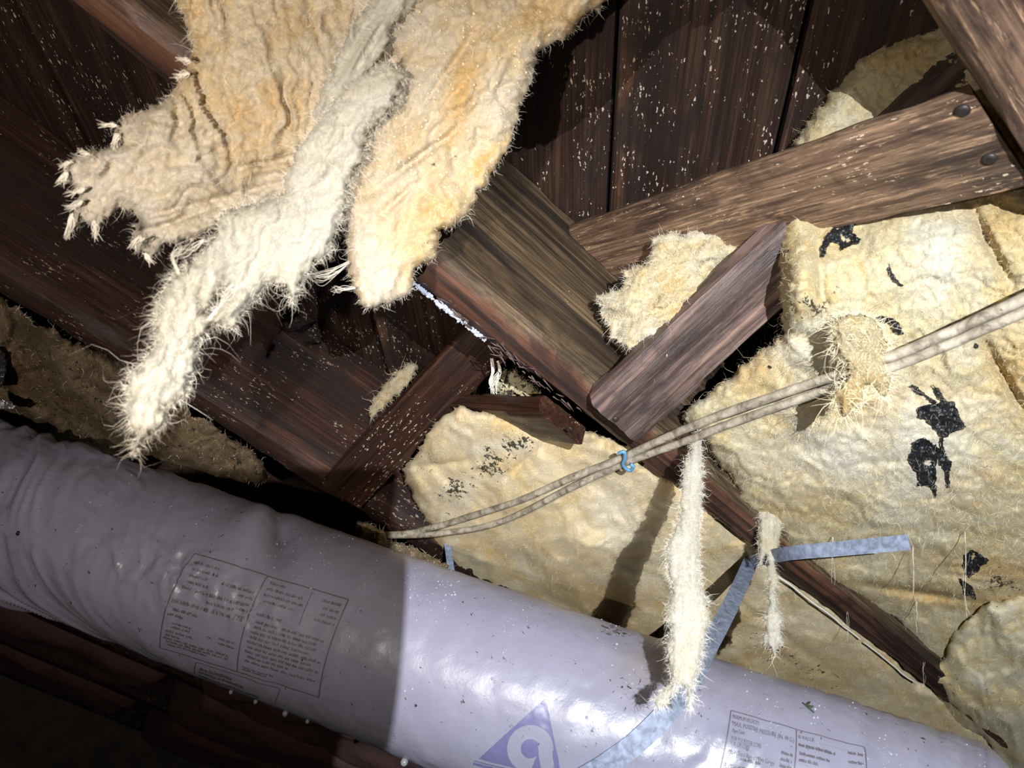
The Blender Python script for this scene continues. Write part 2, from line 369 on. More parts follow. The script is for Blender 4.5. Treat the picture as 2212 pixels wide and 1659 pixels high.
# ------------------------------------------------------------------ boards and joists
def board(name, A, B, wdir, wid, thk, mat, nl=60, nw=10, nt_=4, rough=0.0012, seed=0, bow=None, wid2=None, ends=None, **k):
    """a board from A to B (world); wdir = direction of its width; local X runs along the grain"""
    A = np.asarray(A, float); B = np.asarray(B, float); X = B - A; ln = np.linalg.norm(X); X /= ln
    Wd = np.asarray(wdir, float); Wd = Wd - X * (X @ Wd); Wd /= np.linalg.norm(Wd); N = np.cross(X, Wd)
    xs = np.linspace(-ln / 2, ln / 2, nl)
    # cross-section ring with rounded arrises
    ys = np.linspace(-0.5, 0.5, nw); zs = np.linspace(-0.5, 0.5, nt_)
    ring = [(y, -0.5) for y in ys] + [(0.5, z) for z in zs[1:]] + [(y, 0.5) for y in ys[::-1][1:]] + [(-0.5, z) for z in zs[::-1][1:-1]]
    ring = np.array(ring); m = len(ring)
    cor = (np.abs(ring) > 0.499).all(1)
    r2 = ring.copy(); 
    Vv = np.zeros((nl, m, 3))
    for j, (y, z) in enumerate(ring):
        Vv[:, j, 0] = xs; Vv[:, j, 1] = y * (np.interp(xs, [-ln / 2, ln / 2], [wid, wid2 or wid])); Vv[:, j, 2] = z * thk
    cr = min(thk, wid) * 0.07
    for j in np.where(cor)[0]:
        e = cr * (1 + 0.9 * np.clip(fbm(xs * 22, np.full(nl, j * 3.1), seed + 5, 3), -0.6, 2))
        Vv[:, j, 1] -= np.sign(ring[j, 0]) * e; Vv[:, j, 2] -= np.sign(ring[j, 1]) * e
    Vv[:, :, 1] += rough * fbm(Vv[:, :, 0] * 9, Vv[:, :, 2] * 300 + 5, seed, 4)
    Vv[:, :, 2] += rough * fbm(Vv[:, :, 0] * 9, Vv[:, :, 1] * 180 + 15, seed + 9, 4)
    if bow is not None: bow(Vv, xs, ring)
    if ends:                                             # ends cut plumb, flush with the joist faces (planes of constant Y)
        mid_ = (A + B) / 2; yv = mid_[1] + Vv[:, :, 0] * X[1] + Vv[:, :, 1] * Wd[1] + Vv[:, :, 2] * N[1]
        ya, yb = yv[0].copy(), yv[-1].copy(); t_ = np.linspace(0, 1, nl)[:, None]
        Vv[:, :, 0] += ((ends[0] - ya) / X[1])[None] * (1 - t_) + ((ends[1] - yb) / X[1])[None] * t_
    V = Vv.reshape(-1, 3)
    Fc = [[i * m + j, (i + 1) * m + j, (i + 1) * m + (j + 1) % m, i * m + (j + 1) % m] for i in range(nl - 1) for j in range(m)]
    Fc += [list(range(m)), [(nl - 1) * m + j for j in range(m)][::-1]]
    me = bpy.data.meshes.new(name); me.from_pydata(V.tolist(), [], Fc); me.materials.append(mat)
    me.polygons.foreach_set('use_smooth', [True] * len(me.polygons)); me.set_sharp_from_angle(angle=math.radians(38))
    o = bpy.data.objects.new(name, me); COL.objects.link(o)
    mid = (A + B) / 2
    o.matrix_world = Matrix(((X[0], Wd[0], N[0], mid[0]), (X[1], Wd[1], N[1], mid[1]), (X[2], Wd[2], N[2], mid[2]), (0, 0, 0, 1)))
    tag(o, **k); o['_len'] = ln
    return o
def local(o, P):                                     # world point(s) into a board's frame
    mw = np.array(o.matrix_world); Rm = mw[:3, :3]; return (np.asarray(P, float) - mw[:3, 3]) @ Rm

JZ = ZC + (JB + SF) / 2
def joist(yl, x0, x1, mat, seed, label, bow=None, nl=160, **k):
    y = yl - JW / 2                                   # yl is the left (far) face
    return board('floor_joist', (x0, y, JZ), (x1, y, JZ), (0, 0, 1), SF - JB, JW, mat, nl, 16, 5, 0.0012, seed, bow,
                 label=label, cat='joist', **k)
def bow2(Vv, xs, ring):                               # rotten lower left arris of the middle joist
    X = xs + 1.0
    for j, (y, z) in enumerate(ring):
        if y < -0.49 and z > 0.1:
            a = np.exp(-((X - 0.24) / 0.085) ** 2) * (0.5 + 0.5 * np.abs(fbm(X * 60, np.full_like(X, j), 77, 3)))
            Vv[:, j, 2] -= 0.0055 * a * (z * 2)
            Vv[:, j, 1] += 0.004 * a
J2 = joist(0.438, -1.0, 3.0, M_JOIST, 11, 'dark floor joist crossing the middle behind the fallen batt, white mold along its lower edge', bow2, 400)
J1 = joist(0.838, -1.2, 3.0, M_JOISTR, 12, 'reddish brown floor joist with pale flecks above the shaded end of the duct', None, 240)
J3 = joist(0.026, -1.0, 3.0, M_BR, 13, 'blurred brown joist crossing the upper right corner')
JFAR = []
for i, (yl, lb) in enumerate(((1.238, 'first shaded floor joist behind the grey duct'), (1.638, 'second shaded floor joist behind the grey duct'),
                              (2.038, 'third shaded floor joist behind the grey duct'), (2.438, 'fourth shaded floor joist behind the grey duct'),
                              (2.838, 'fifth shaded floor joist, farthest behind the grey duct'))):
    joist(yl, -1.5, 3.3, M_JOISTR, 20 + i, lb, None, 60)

def nail(o, u, v, r=0.0042, name='nail'):
    """domed nail head on the visible face of a board, under the sight line through photo point (u, v)"""
    a = local(o, CAM); d = local(o, CAM + ray(u, v)) - a; sg = np.sign(a[2]); zf = sg * o['_thk'] / 2
    p = a + d * (zf - a[2]) / d[2]
    V, Fc = ico(); V = V * np.array([r, r, r * 0.45]) + np.array([p[0], p[1], zf + sg * 0.0004])
    me = bpy.data.meshes.new(name); me.from_pydata(V.tolist(), [], Fc); me.materials.append(M_NAIL)
    me.polygons.foreach_set('use_smooth', [True] * len(me.polygons))
    q = bpy.data.objects.new(name, me); COL.objects.link(q); q.parent = o
    return q
def W(x, y, z): return np.array([x, y, ZC + z])
B1 = board('bridging_brace', W(0.292, 0.405, 0.652), W(0.325, 0.030, 0.497), (1, 0, 0), 0.080, 0.022, M_BR, 80, 14, 4, 0.0012, 31, ends=(0.399, 0.031),
           label='flecked wooden cross brace with two nail heads sloping up to the right corner joist', cat='brace'); B1['_thk'] = 0.022
B2 = board('bridging_brace', W(0.362, 0.402, 0.458), W(0.362, 0.030, 0.642), (1, 0, 0), 0.070, 0.024, M_BR2, 80, 14, 4, 0.0016, 32, ends=(0.399, 0.031),
           label='weathered purplish brace wedged below the torn insulation tuft', cat='brace'); B2['_thk'] = 0.024
B3 = board('bridging_brace', W(0.272, 0.434, 0.625), W(0.282, 0.806, 0.462), (1, 0, 0), 0.062, 0.022, M_BRD, 80, 12, 4, 0.0012, 33, ends=(0.438, 0.799),
           label='dark red brace with pale flecks reaching down to the left joist', cat='brace'); B3['_thk'] = 0.022
B4 = board('bridging_brace', W(0.330, 0.449, 0.452), W(0.325, 0.800, 0.640), (1, 0, 0), 0.062, 0.022, M_BRD, 80, 12, 4, 0.0012, 34, ends=(0.437, 0.799),
           label='short brown brace nailed under the middle joist above the middle batt', cat='brace'); B4['_thk'] = 0.022
nail(B1, 2080.0, 238.0, 0.0048); nail(B1, 2138.0, 342.0, 0.0048)
nail(B2, 1330.0, 905.0, 0.003); nail(B4, 1232.0, 925.0, 0.003)

# rotten splinters and the line of white mold along the lower edge of the middle joist
def j2_edge(X, dy=0.0, dz=0.0): return np.array([X, 0.438 + dy, ZC + JB + dz])
sp = MB()
for k in range(80):
    X = rng.normal(0.245, 0.05); 
    ln = rng.uniform(0.004, 0.016); a = j2_edge(X, rng.uniform(-0.012, 0.003), rng.uniform(-0.004, 0.004))
    d = np.array([rng.choice([-1, 1]) * 1.0, rng.uniform(-0.15, 0.25), rng.uniform(-0.5, 0.1)]); d /= np.linalg.norm(d)
    P = np.array([a, a + d * ln * 0.5 + rng.normal(0, 0.0006, 3), a + d * ln])
    V, Fc = tube(P, [0.0010, 0.0008, 0.0002], 4); sp.add(V, Fc)
o = sp.obj('splinters', M_BR2, None, origin=np.zeros(3)); o.parent = J2; o.matrix_parent_inverse = J2.matrix_world.inverted(); o['kind'] = 'stuff'
sp = MB()
V0, F0 = ico()
for k in range(420):
    X = rng.uniform(0.118, 0.222)
    if 0.158 < X < 0.161: continue
    r = rng.uniform(0.0007, 0.0017) * (0.75 + 0.7 * max(0, float(vnoise(X * 90, 3.0, 78)))) * (1.2 if 0.14 < X < 0.19 else 0.75)
    P = j2_edge(X, rng.uniform(-0.0015, 0.0018), rng.uniform(-0.0006, 0.0022) - 0.0006)
    sp.add(V0 * r * rng.uniform(0.7, 1.3, 3) + P, F0)
o = sp.obj('mold_crust', M_MOLD, None, origin=np.zeros(3), label='white crusty line of mold'); o.parent = J2; o.matrix_parent_inverse = J2.matrix_world.inverted(); o['kind'] = 'stuff'

# ------------------------------------------------------------------ torn fibreglass sheets
def poly_sdf(u, v, poly):
    P = np.asarray(poly, float); Q = np.roll(P, -1, 0)
    sh = u.shape; u = u.ravel(); v = v.ravel()
    d2 = np.full(u.shape, 1e18); ins = np.zeros(u.shape, bool)
    for (x0, y0), (x1, y1) in zip(P, Q):
        ex, ey = x1 - x0, y1 - y0; wx, wy = u - x0, v - y0
        t = np.clip((wx * ex + wy * ey) / (ex * ex + ey * ey + 1e-9), 0, 1)
        d2 = np.minimum(d2, (wx - ex * t) ** 2 + (wy - ey * t) ** 2)
        c = ((y0 <= v) != (y1 <= v)) & (u < x0 + (v - y0) / (y1 - y0 + (1e-12 if y1 == y0 else 0)) * ex)
        ins ^= c
    return (np.where(ins, 1, -1) * np.sqrt(d2)).reshape(sh)

class Sheet:
    """a torn sheet of fibreglass with its own distance, thickness and crumpled relief"""
    def __init__(s, poly, depth, T, step=6, R=40, rag=5, relief=None, seed=0, holes=(), Tback=None, ragf=0.05):
        P = np.array(poly, float)
        us = np.arange(P[:, 0].min() - 3 * step, P[:, 0].max() + 3 * step, step); vs = np.arange(P[:, 1].min() - 3 * step, P[:, 1].max() + 3 * step, step)
        u, v = np.meshgrid(us, vs)
        sd = poly_sdf(u, v, P)
        for (hu, hv, ra, rb, dg) in holes:
            x, y = rot(u - hu, v - hv, dg); sd = np.minimum(sd, (np.sqrt((x / ra) ** 2 + (y / rb) ** 2) - 1) * min(ra, rb))
        sd = sd + rag * fbm(u * ragf, v * ragf, seed + 50, 4, 0.6)
        gy, gx = np.gradient(sd, step); g = np.sqrt(gx * gx + gy * gy) + 1e-6
        # pull the outside ring of vertices on to the outline
        k = sd < 0
        pull = np.clip(-sd / g, 0, 1.6 * step)
        u2 = np.where(k, u + gx / g * pull, u); v2 = np.where(k, v + gy / g * pull, v)
        inc = sd > 0
        ny, nx = sd.shape
        cell = inc[:-1, :-1] | inc[1:, :-1] | inc[:-1, 1:] | inc[1:, 1:]
        use = np.zeros_like(inc); use[:-1, :-1] |= cell; use[1:, :-1] |= cell; use[:-1, 1:] |= cell; use[1:, 1:] |= cell
        idx = -np.ones(sd.shape, int); idx[use] = np.arange(use.sum())
        i, j = np.where(cell)
        Fq = np.stack([idx[i, j], idx[i, j + 1], idx[i + 1, j + 1], idx[i + 1, j]], 1)
        s.u = u2[use]; s.v = v2[use]; s.sd = np.maximum(sd[use], 0); s.n = use.sum()
        s.bd = k[use]; s.gx = (gx / g)[use]; s.gy = (gy / g)[use]
        q = np.sqrt(np.clip(1 - (1 - np.clip(s.sd / R, 0, 1)) ** 2, 0, 1)); s.q = q
        d0 = depth(s.u, s.v) if callable(depth) else np.full(s.n, float(depth)); s.d0 = d0
        rel = relief(s.u, s.v) if relief is not None else 0.0
        df = d0 + T * (1 - q) - rel * np.clip(q * 1.3, 0, 1)
        s.dfront = df
        Tb = T if Tback is None else Tback
        dbk = d0 + T + Tb * q * (1 + 0.25 * fbm(s.u * 0.02, s.v * 0.02, seed + 70, 3))
        s.Vf = at_depth(s.u, s.v, df); s.Vb = at_depth(s.u, s.v, np.maximum(dbk, df + 0.0004))
        s.V = np.concatenate([s.Vf, s.Vb]); s.F = np.concatenate([Fq, Fq[:, ::-1] + s.n])
        # world normals of the front
        e1 = s.Vf[Fq[:, 1]] - s.Vf[Fq[:, 0]]; e2 = s.Vf[Fq[:, 3]] - s.Vf[Fq[:, 0]]
        fnm = -np.cross(e1, e2); nm = np.zeros_like(s.Vf)
        for c in range(4): np.add.at(nm, Fq[:, c], fnm)
        s.N = nm / (np.linalg.norm(nm, axis=1)[:, None] + 1e-12)
        vd = CAM - s.Vf; s.N *= np.sign((s.N * vd).sum(1))[:, None]
    def attrs(s, **fn):
        out = {'thin': np.concatenate([1 - s.q, 1 - s.q])}
        for a in ('tint', 'mold', 'white', 'soil_shade'):
            f = fn.get(a); x = np.zeros(s.n) if f is None else np.clip(f(s.u, s.v), 0, 1)
            out[a] = np.concatenate([x, x])
        return out
    def obj(s, name, mat, parent=None, at=None, **k):
        return mesh_obj(name, s.V, s.F[:, ::-1], mat, parent, attrs=s.attrs(**(at or {})), **k)

def ribbons(P0, D0, ln, wid, curl=0.6, sag=0.0, n=6):
    """hair-thin curling ribbons growing from P0 along D0"""
    k = len(P0); t = np.linspace(0, 1, n)
    D0 = D0 / (np.linalg.norm(D0, axis=1)[:, None] + 1e-12)
    r1 = rng.normal(size=(k, 3)); A = np.cross(D0, r1); A /= np.linalg.norm(A, axis=1)[:, None] + 1e-12; B = np.cross(D0, A)
    ph = rng.uniform(0, 6.28, k); fr = rng.uniform(1.5, 6.0, k); am = rng.uniform(0.2, 1.0, k) * curl
    C = P0[:, None] + D0[:, None] * (ln[:, None] * t)[..., None]
    wv = am[:, None] * ln[:, None] * t * 0.5
    C = C + A[:, None] * (wv * np.sin(fr[:, None] * t + ph[:, None]))[..., None] + B[:, None] * (wv * np.cos(fr[:, None] * t * 0.8 + ph[:, None]))[..., None]
    C[:, :, 2] -= (sag * ln[:, None] * t * t)
    vd = CAM - P0; vd /= np.linalg.norm(vd, axis=1)[:, None]
    S = np.cross(D0, vd + 0.7 * rng.normal(size=(k, 3))); S /= np.linalg.norm(S, axis=1)[:, None] + 1e-12
    wq = wid[:, None] * np.array([1, 1, 0.9, 0.75, 0.55, 0.2])[:n][None] / 2
    Lf = C - S[:, None] * wq[..., None]; Rt = C + S[:, None] * wq[..., None]
    V = np.stack([Lf, Rt], 2).reshape(-1, 3)
    b = (np.arange(k) * n * 2)[:, None] + np.arange(n - 1)[None] * 2
    F = np.stack([b, b + 1, b + 3, b + 2], -1).reshape(-1, 4)
    return V, F
def fuzz(sh, mat, parent, edge=1500, face=2500, le=0.02, lf=0.012, w=0.00035, sag=0.3, sel=None, name='loose_fibres', curl=0.9):
    VV = []; FF = []; n0 = 0
    b = np.where(sh.bd & (sel(sh.u, sh.v) if sel is not None else True))[0]
    if edge and len(b):
        i = rng.choice(b, edge); m = sh.sd[i] < 1e9
        P = sh.Vf[i]; out = at_depth(sh.u[i] - sh.gx[i] * 8, sh.v[i] - sh.gy[i] * 8, sh.dfront[i]) - at_depth(sh.u[i], sh.v[i], sh.dfront[i])
        out /= np.linalg.norm(out, axis=1)[:, None] + 1e-9
        Dr = out + 0.65 * rng.normal(size=out.shape)
        V, F = ribbons(P - out * 0.002, Dr, le * rng.lognormal(-0.7, 0.6, edge), w * rng.uniform(0.6, 1.4, edge), curl, sag); VV.append(V); FF.append(F); n0 += len(V)
    f = np.where((~sh.bd) & (sel(sh.u, sh.v) if sel is not None else True))[0]
    if face and len(f):
        i = rng.choice(f, face); P = sh.Vf[i]
        Dr = sh.N[i] * 0.5 + 0.9 * rng.normal(size=P.shape)
        dt = (Dr * sh.N[i]).sum(1); Dr += sh.N[i] * (np.maximum(0.15 - dt, 0))[:, None]
        V, F = ribbons(P, Dr, lf * rng.lognormal(-0.6, 0.5, face), w * rng.uniform(0.5, 1.2, face), curl, sag); VV.append(V); FF.append(F + n0)
    return mesh_obj(name, np.concatenate(VV), np.concatenate(FF), mat, parent, kind='stuff')
def wisp(lines, mat, parent, n=14, w=0.00035, spread=0.004, name='fibre_wisp', kind='stuff'):
    """bundle of long fibres following given world polylines"""
    m = MB()
    for Pl in lines:
        Pl = np.asarray(Pl, float)
        for k in range(n):
            q = smooth_path(Pl + rng.normal(0, spread, Pl.shape) * np.linspace(0.25, 1, len(Pl))[:, None], 14)
            V, Fc = tube(q, np.linspace(w, w * 0.35, 14), 3, False); m.add(V, Fc)
    return m.obj(name, mat, parent, kind=kind)
def drops(name, P, r, mat, parent, squash=None, **k):
    V0, F0 = ico(); F0 = np.array(F0); nV = len(V0)
    V = (V0[None] * np.asarray(r)[:, None, None] + np.asarray(P)[:, None]).reshape(-1, 3)
    F = (F0[None] + (np.arange(len(P)) * nV)[:, None, None]).reshape(-1, 3)
    return mesh_obj(name, V, F, mat, parent, **k)
M_WATER, _nt, _bs = mat_new('water')
_bs.inputs['Base Color'].default_value = (0.9, 0.93, 0.95, 1); _bs.inputs['Roughness'].default_value = 0.08
_bs.inputs['Transmission Weight'].default_value = 0.85; _bs.inputs['IOR'].default_value = 1.33
M_BEADF = plain('wet_yellow_bead', (0.70, 0.58, 0.36), 0.12, 0, 0.1, spec=0.8)
M_BEADD = plain('wet_grey_bead', (0.30, 0.30, 0.37), 0.10, 0, 0.1, spec=0.9)

# ---- right-hand batt between the middle and the corner joist
def vb1(u): return 585 - 0.224 * (u - 1320)
def z_right(u, v):
    wv = v - vb1(u)
    z = np.interp(wv, [-520, -350, -170, 0, 90, 170, 400], [0.66, 0.648, 0.612, 0.553, 0.505, 0.484, 0.478])
    z = z + 0.006 * fbm(u * 0.004, v * 0.004, 201, 3)
    z = z - 0.030 * gauss(u, v, 2000, 1000, 330, 240) - 0.014 * gauss(u, v, 1740, 590, 60, 130) 
    z = z + 0.012 * sstep(1240, 1330, v)
    return z
def d_right(u, v): return depth_z(u, v, z_right(u, v))
def warp(u, v, sc, am, seed): return u + am * fbm(u * sc, v * sc, seed, 3), v + am * fbm(u * sc + 40, v * sc - 17, seed + 9, 3)
def rel_right(u, v):
    uw, vw = warp(u, v, 0.011, 45, 310); a, b = rot(uw, vw, 22)
    r = 0.0065 * fbm(a * 0.006, b * 0.010, 301, 4, 0.45) + 0.0018 * ridged(a * 0.010, b * 0.034, 305, 3, 0.5) + 0.0019 * fbm(u * 0.075, v * 0.075, 303, 3, 0.7)
    # long creases of the sheet on the far right and along its torn lower edge
    for (cu, cv, su, sv, dg, am) in ((2135, 520, 14, 95, -28, -0.02), (2178, 830, 12, 110, -30, -0.02), (1985, 1282, 110, 9, 8, -0.022),
                                     (1775, 610, 14, 90, -4, -0.016), (1760, 735, 60, 12, 20, -0.012), (1905, 1000, 80, 12, -8, -0.006), (2050, 1150, 120, 14, 4, -0.005)):
        r = r + am * gauss(u, v, cu, cv, su, sv, dg)
    r = r + 0.014 * gauss(u, v, 1728, 590, 36, 80, 6) + 0.008 * gauss(u, v, 2000, 1265, 150, 26, 6)
    return r
P_RIGHT = [(1680, 540), (1683, 440), (1715, 310), (1745, 265), (1790, 205), (1850, 130), (1930, 82), (2050, 40), (2150, 5), (2290, 60), (2380, 600), (2380, 1330),
           (2300, 1345), (2212, 1318), (2150, 1322), (2110, 1350), (2075, 1400), (2040, 1452), (2027, 1478), (2006, 1440), (1996, 1458), (1985, 1484), (1970, 1440), (1976, 1400),
           (1955, 1372), (1940, 1345), (1900, 1326), (1850, 1300), (1795, 1272), (1766, 1235), (1729, 1208), (1700, 1181), (1688, 1150), (1655, 1118), (1625, 1104), (1595, 1077),
           (1591, 1050), (1547, 995), (1520, 955), (1488, 914), (1478, 890), (1500, 872), (1600, 794), (1694, 718), (1686, 640)]
sh = Sheet(P_RIGHT, d_right, 0.035, 4.2, 46, 5, rel_right, 31, Tback=0.05)
BR_ = empty('insulation_batt', sh.Vf.mean(0), label='large bright yellow insulation batt with black facing scraps right of the middle joist', cat='insulation')
def mold_right(u, v):
    return np.maximum.reduce([gauss(u, v, 1755, 660, 45, 28, 30) * 1.0, 0.7 * gauss(u, v, 1815, 620, 18, 40), 0.7 * gauss(u, v, 1888, 632, 22), 0.45 * gauss(u, v, 1640, 1095, 40, 22),
                              0.75 * gauss(u, v, 2170, 1260, 70, 30, 8), 0.5 * gauss(u, v, 2090, 1300, 40, 40), 0.55 * gauss(u, v, 1700, 560, 26, 60), 0.5 * gauss(u, v, 2090, 1015, 40, 30), 0.6 * gauss(u, v, 1720, 690, 60, 20)])
at_right = dict(tint=lambda u, v: 0.15 + 0.75 * np.maximum.reduce([gauss(u, v, 2190, 800, 60, 90), gauss(u, v, 2170, 1230, 110, 30), gauss(u, v, 2030, 1295, 130, 22, 6), gauss(u, v, 1860, 860, 60, 50), gauss(u, v, 1640, 800, 60, 50),
                                           0.9 * gauss(u, v, 2150, 480, 60, 80), 0.8 * gauss(u, v, 1960, 120, 120, 60), 0.5 * gauss(u, v, 1770, 1060, 60, 40)]),
                white=lambda u, v: 0.75 * np.maximum.reduce([gauss(u, v, 1990, 960, 130, 160), gauss(u, v, 2040, 560, 70, 110), gauss(u, v, 1800, 980, 180, 60), 0.8 * gauss(u, v, 1740, 760, 80, 60)]),
                mold=mold_right)
sh.obj('batt_body', M_YEL, BR_, at_right)
fuzz(sh, M_FIBY, BR_, 4500, 17000, 0.0055, 0.0075, 0.00013)
SR = sh
def r_front(u, v):                                    # depth of the right batt's visible surface near a photo point
    u = np.atleast_1d(u); v = np.atleast_1d(v); out = []
    for a, b in zip(u, v):
        k = np.argmin((SR.u - a) ** 2 + (SR.v - b) ** 2); out.append(SR.dfront[k])
    return np.array(out)
def scrap(zp, ox, oy, sc, name='facing_scrap', lift=0.0035):
    p = np.array(zp, float) / sc + np.array([ox, oy])
    s_ = Sheet(p, lambda u, v: r_front(u, v) - lift + 0.0035 * fbm(u * .05, v * .05, 5, 3), 0.0006, 2.5, 6, 1.6, lambda u, v: 0.0012 * ridged(u * .13, v * .06, 8, 3), int(abs(p[0, 0])) % 97, ragf=0.25)
    return mesh_obj(name, s_.V, s_.F[:, ::-1], M_BLACK, BR_)
z6 = (1480, 550, 2.963); z3 = (1480, 0, 2.963); z9 = (1850, 1100, 2.967)
for pl, zz in (([(1432, 840), (1450, 832), (1490, 850), (1540, 895), (1615, 945), (1600, 958), (1530, 918), (1470, 885)], z6),
               ([(1585, 838), (1620, 848), (1670, 935), (1640, 950), (1605, 895)], z6),
               ([(1480, 985), (1560, 955), (1600, 965), (1640, 940), (1720, 940), (1740, 985), (1755, 1030), (1800, 1105), (1770, 1120), (1700, 1140), (1680, 1168), (1630, 1165), (1580, 1100), (1560, 1060), (1500, 1050)], z6),
               ([(1630, 1170), (1655, 1170), (1650, 1210), (1662, 1262), (1640, 1265)], z6),
               ([(1530, 1165), (1590, 1215), (1612, 1265), (1610, 1340), (1605, 1400), (1612, 1470), (1605, 1560), (1580, 1500), (1550, 1480), (1490, 1485), (1485, 1430), (1470, 1380), (1410, 1320), (1450, 1260), (1470, 1200)], z6),
               ([(1600, 1215), (1660, 1270), (1710, 1330), (1690, 1400), (1697, 1490), (1680, 1510), (1668, 1400), (1620, 1310)], z6),
               ([(1010, 1410), (1070, 1390), (1085, 1440), (1070, 1490), (1125, 1530), (1110, 1560), (1050, 1572), (1000, 1600), (985, 1562), (930, 1545), (905, 1600), (890, 1645), (862, 1655), (865, 1590), (900, 1500), (960, 1450)], z3),
               ([(1292, 90), (1312, 60), (1322, 110), (1350, 150), (1398, 200), (1385, 212), (1325, 165), (1298, 130)], z6),
               ([(1215, 402), (1262, 388), (1330, 408), (1365, 432), (1402, 510), (1378, 516), (1340, 500), (1328, 445), (1250, 432)], z6),
               ([(690, 290), (750, 262), (800, 290), (855, 330), (832, 352), (792, 370), (780, 402), (722, 442), (690, 392)], z9),
               ([(655, 440), (700, 465), (742, 500), (778, 590), (742, 562), (690, 550), (682, 492)], z9),
               ([(1080, 460), (1100, 465), (1098, 490), (1082, 492)], z6), ([(1855, 570), (1880, 575), (1870, 600), (1852, 592)], z6), ([(535, 710), (555, 712), (550, 726), (537, 724)], z6)):
    scrap(pl, *zz)
# thin ragged tongue of fibre hanging from the batt's left edge, and drips along the torn edge
def vert_depth(u0, v0, d0):                           # depth along a plumb line through (u0, v0) at depth d0
    P0 = at_depth(np.array(u0, float), np.array(v0, float), d0)
    def f(u, v):
        # drop h below P0 that projects at height v
        hs = np.linspace(-0.05, 0.5, 400); Q = (P0[None] - np.array([0, 0, 1]) * hs[:, None] - CAM) @ M
        vv = CV + F_PX * Q[:, 1] / Q[:, 2]; return np.interp(v, vv, Q[:, 2])
    return f
P_T = [(1636, 1090), (1640, 1123), (1638, 1178), (1640, 1222), (1646, 1226), (1653, 1196), (1659, 1214), (1661, 1238), (1658, 1278), (1661, 1306), (1652, 1329), (1652, 1373), (1643, 1389), (1664, 1397),
       (1674, 1417), (1678, 1401), (1694, 1389), (1684, 1369), (1692, 1337), (1680, 1314), (1676, 1278), (1682, 1250), (1674, 1218), (1686, 1154), (1694, 1123), (1700, 1095)]
dT = vert_depth(1665, 1115, float(r_front(1665, 1112)[0]) - 0.006)
st = Sheet(P_T, dT, 0.006, 2.5, 12, 3, lambda u, v: 0.003 * ridged(u * .06, v * .02, 61, 3), 62, ragf=0.12)
st.obj('hanging_tongue', M_WHITE, BR_, dict(white=lambda u, v: sstep(1280, 1400, v)), label='ragged tongue of fibre')
fuzz(st, M_FIB, BR_, 900, 600, 0.008, 0.006, 0.00016, 0.5, name='tongue_fibres')
wl = []
for (u, v, v2) in ((1799, 1160, 1262), (1830, 1290, 1385), (1973, 1180, 1300), (1980, 1300, 1370), (2085, 1150, 1330), (1995, 1400, 1480), (1792, 1275, 1300), (1806, 1280, 1310)):
    f_ = vert_depth(u, v, float(r_front(u, v)[0]) - 0.008); vv = np.linspace(v, v2, 6)
    wl.append([at_depth(np.array(float(u)), np.array(x), f_(u, x)) for x in vv])
wisp(wl, M_FIB, BR_, 3, 0.00022, 0.0016, 'hanging_thread')

# ---- second batt of the same bay, beyond the torn end
P_R3 = [(2006, 1462), (2030, 1430), (2060, 1370), (2120, 1310), (2200, 1285), (2380, 1260), (2400, 1760), (2160, 1760), (2152, 1640), (2140, 1602), (2110, 1586), (2079, 1574), (2059, 1563), (2035, 1531), (2022, 1498)]
def d_r3(u, v): return depth_z(u, v, 0.475 - 0.02 * gauss(u, v, 2150, 1500, 120, 120) + 0.004 * fbm(u * .01, v * .01, 8, 3))
sh = Sheet(P_R3, d_r3, 0.03, 5, 40, 4, lambda u, v: 0.014 * fbm(*(x * s_ for x, s_ in zip(rot(*warp(u, v, .012, 30, 95), 65), (0.007, 0.015))), 92, 5) + 0.003 * ridged(*(x * s_ for x, s_ in zip(rot(*warp(u, v, .012, 30, 96), 65), (0.008, 0.03))), 94, 4), 91, Tback=0.05)
BR3 = empty('insulation_batt', sh.Vf.mean(0), label='yellow insulation batt beyond the torn end of the bright batt, above the duct end', cat='insulation')
sh.obj('batt_body', M_YEL2, BR3, dict(tint=lambda u, v: 0.45 * gauss(u, v, 2070, 1540, 60, 40), mold=lambda u, v: 0.25 + 0 * u))
fuzz(sh, M_FIBY, BR3, 700, 1200, 0.007, 0.007, 0.0002)

# ---- middle batt between the left and the middle joist
P_MID = [(868, 1012), (905, 972), (950, 905), (985, 880), (1110, 900), (1250, 925), (1340, 955), (1450, 1030), (1600, 1145), (1800, 1300), (2060, 1530), (2230, 1690), (2080, 1740),
         (1500, 1560), (1000, 1340), (968, 1240), (940, 1170), (905, 1088), (874, 1040)]
def d_mid(u, v): return depth_z(u, v, 0.474 - 0.022 * gauss(u, v, 1250, 1180, 240, 110, 25) + 0.006 * fbm(u * .005, v * .005, 108, 3) + 0.02 * gauss(u, v, 860, 1020, 60))
def rel_mid(u, v):
    a, b = rot(u, v, 32)
    uw, vw = warp(u, v, 0.010, 40, 115); a, b = rot(uw, vw, 32)
    r = 0.0095 * fbm(a * 0.006, b * 0.011, 111, 5, 0.5) + 0.0040 * ridged(a * 0.006, b * 0.020, 116, 4, 0.5) + 0.0015 * fbm(u * 0.08, v * 0.08, 113, 2)
    for (cu, cv, su, sv, dg, am) in ((950, 1005, 60, 7, -8, -0.014), (1130, 1000, 50, 9, -40, -0.012), (1060, 1290, 160, 10, 22, -0.010), (1270, 1330, 120, 10, 25, -0.010), (1330, 1250, 70, 40, 20, 0.010),
                                     (900, 1040, 12, 60, -30, 0.012), (1000, 1060, 50, 30, 0, 0.008), (1700, 1380, 120, 12, 38, -0.008)):
        r = r + am * gauss(u, v, cu, cv, su, sv, dg)
    return r
sh = Sheet(P_MID, d_mid, 0.035, 5.5, 40, 5, rel_mid, 33, Tback=0.05)
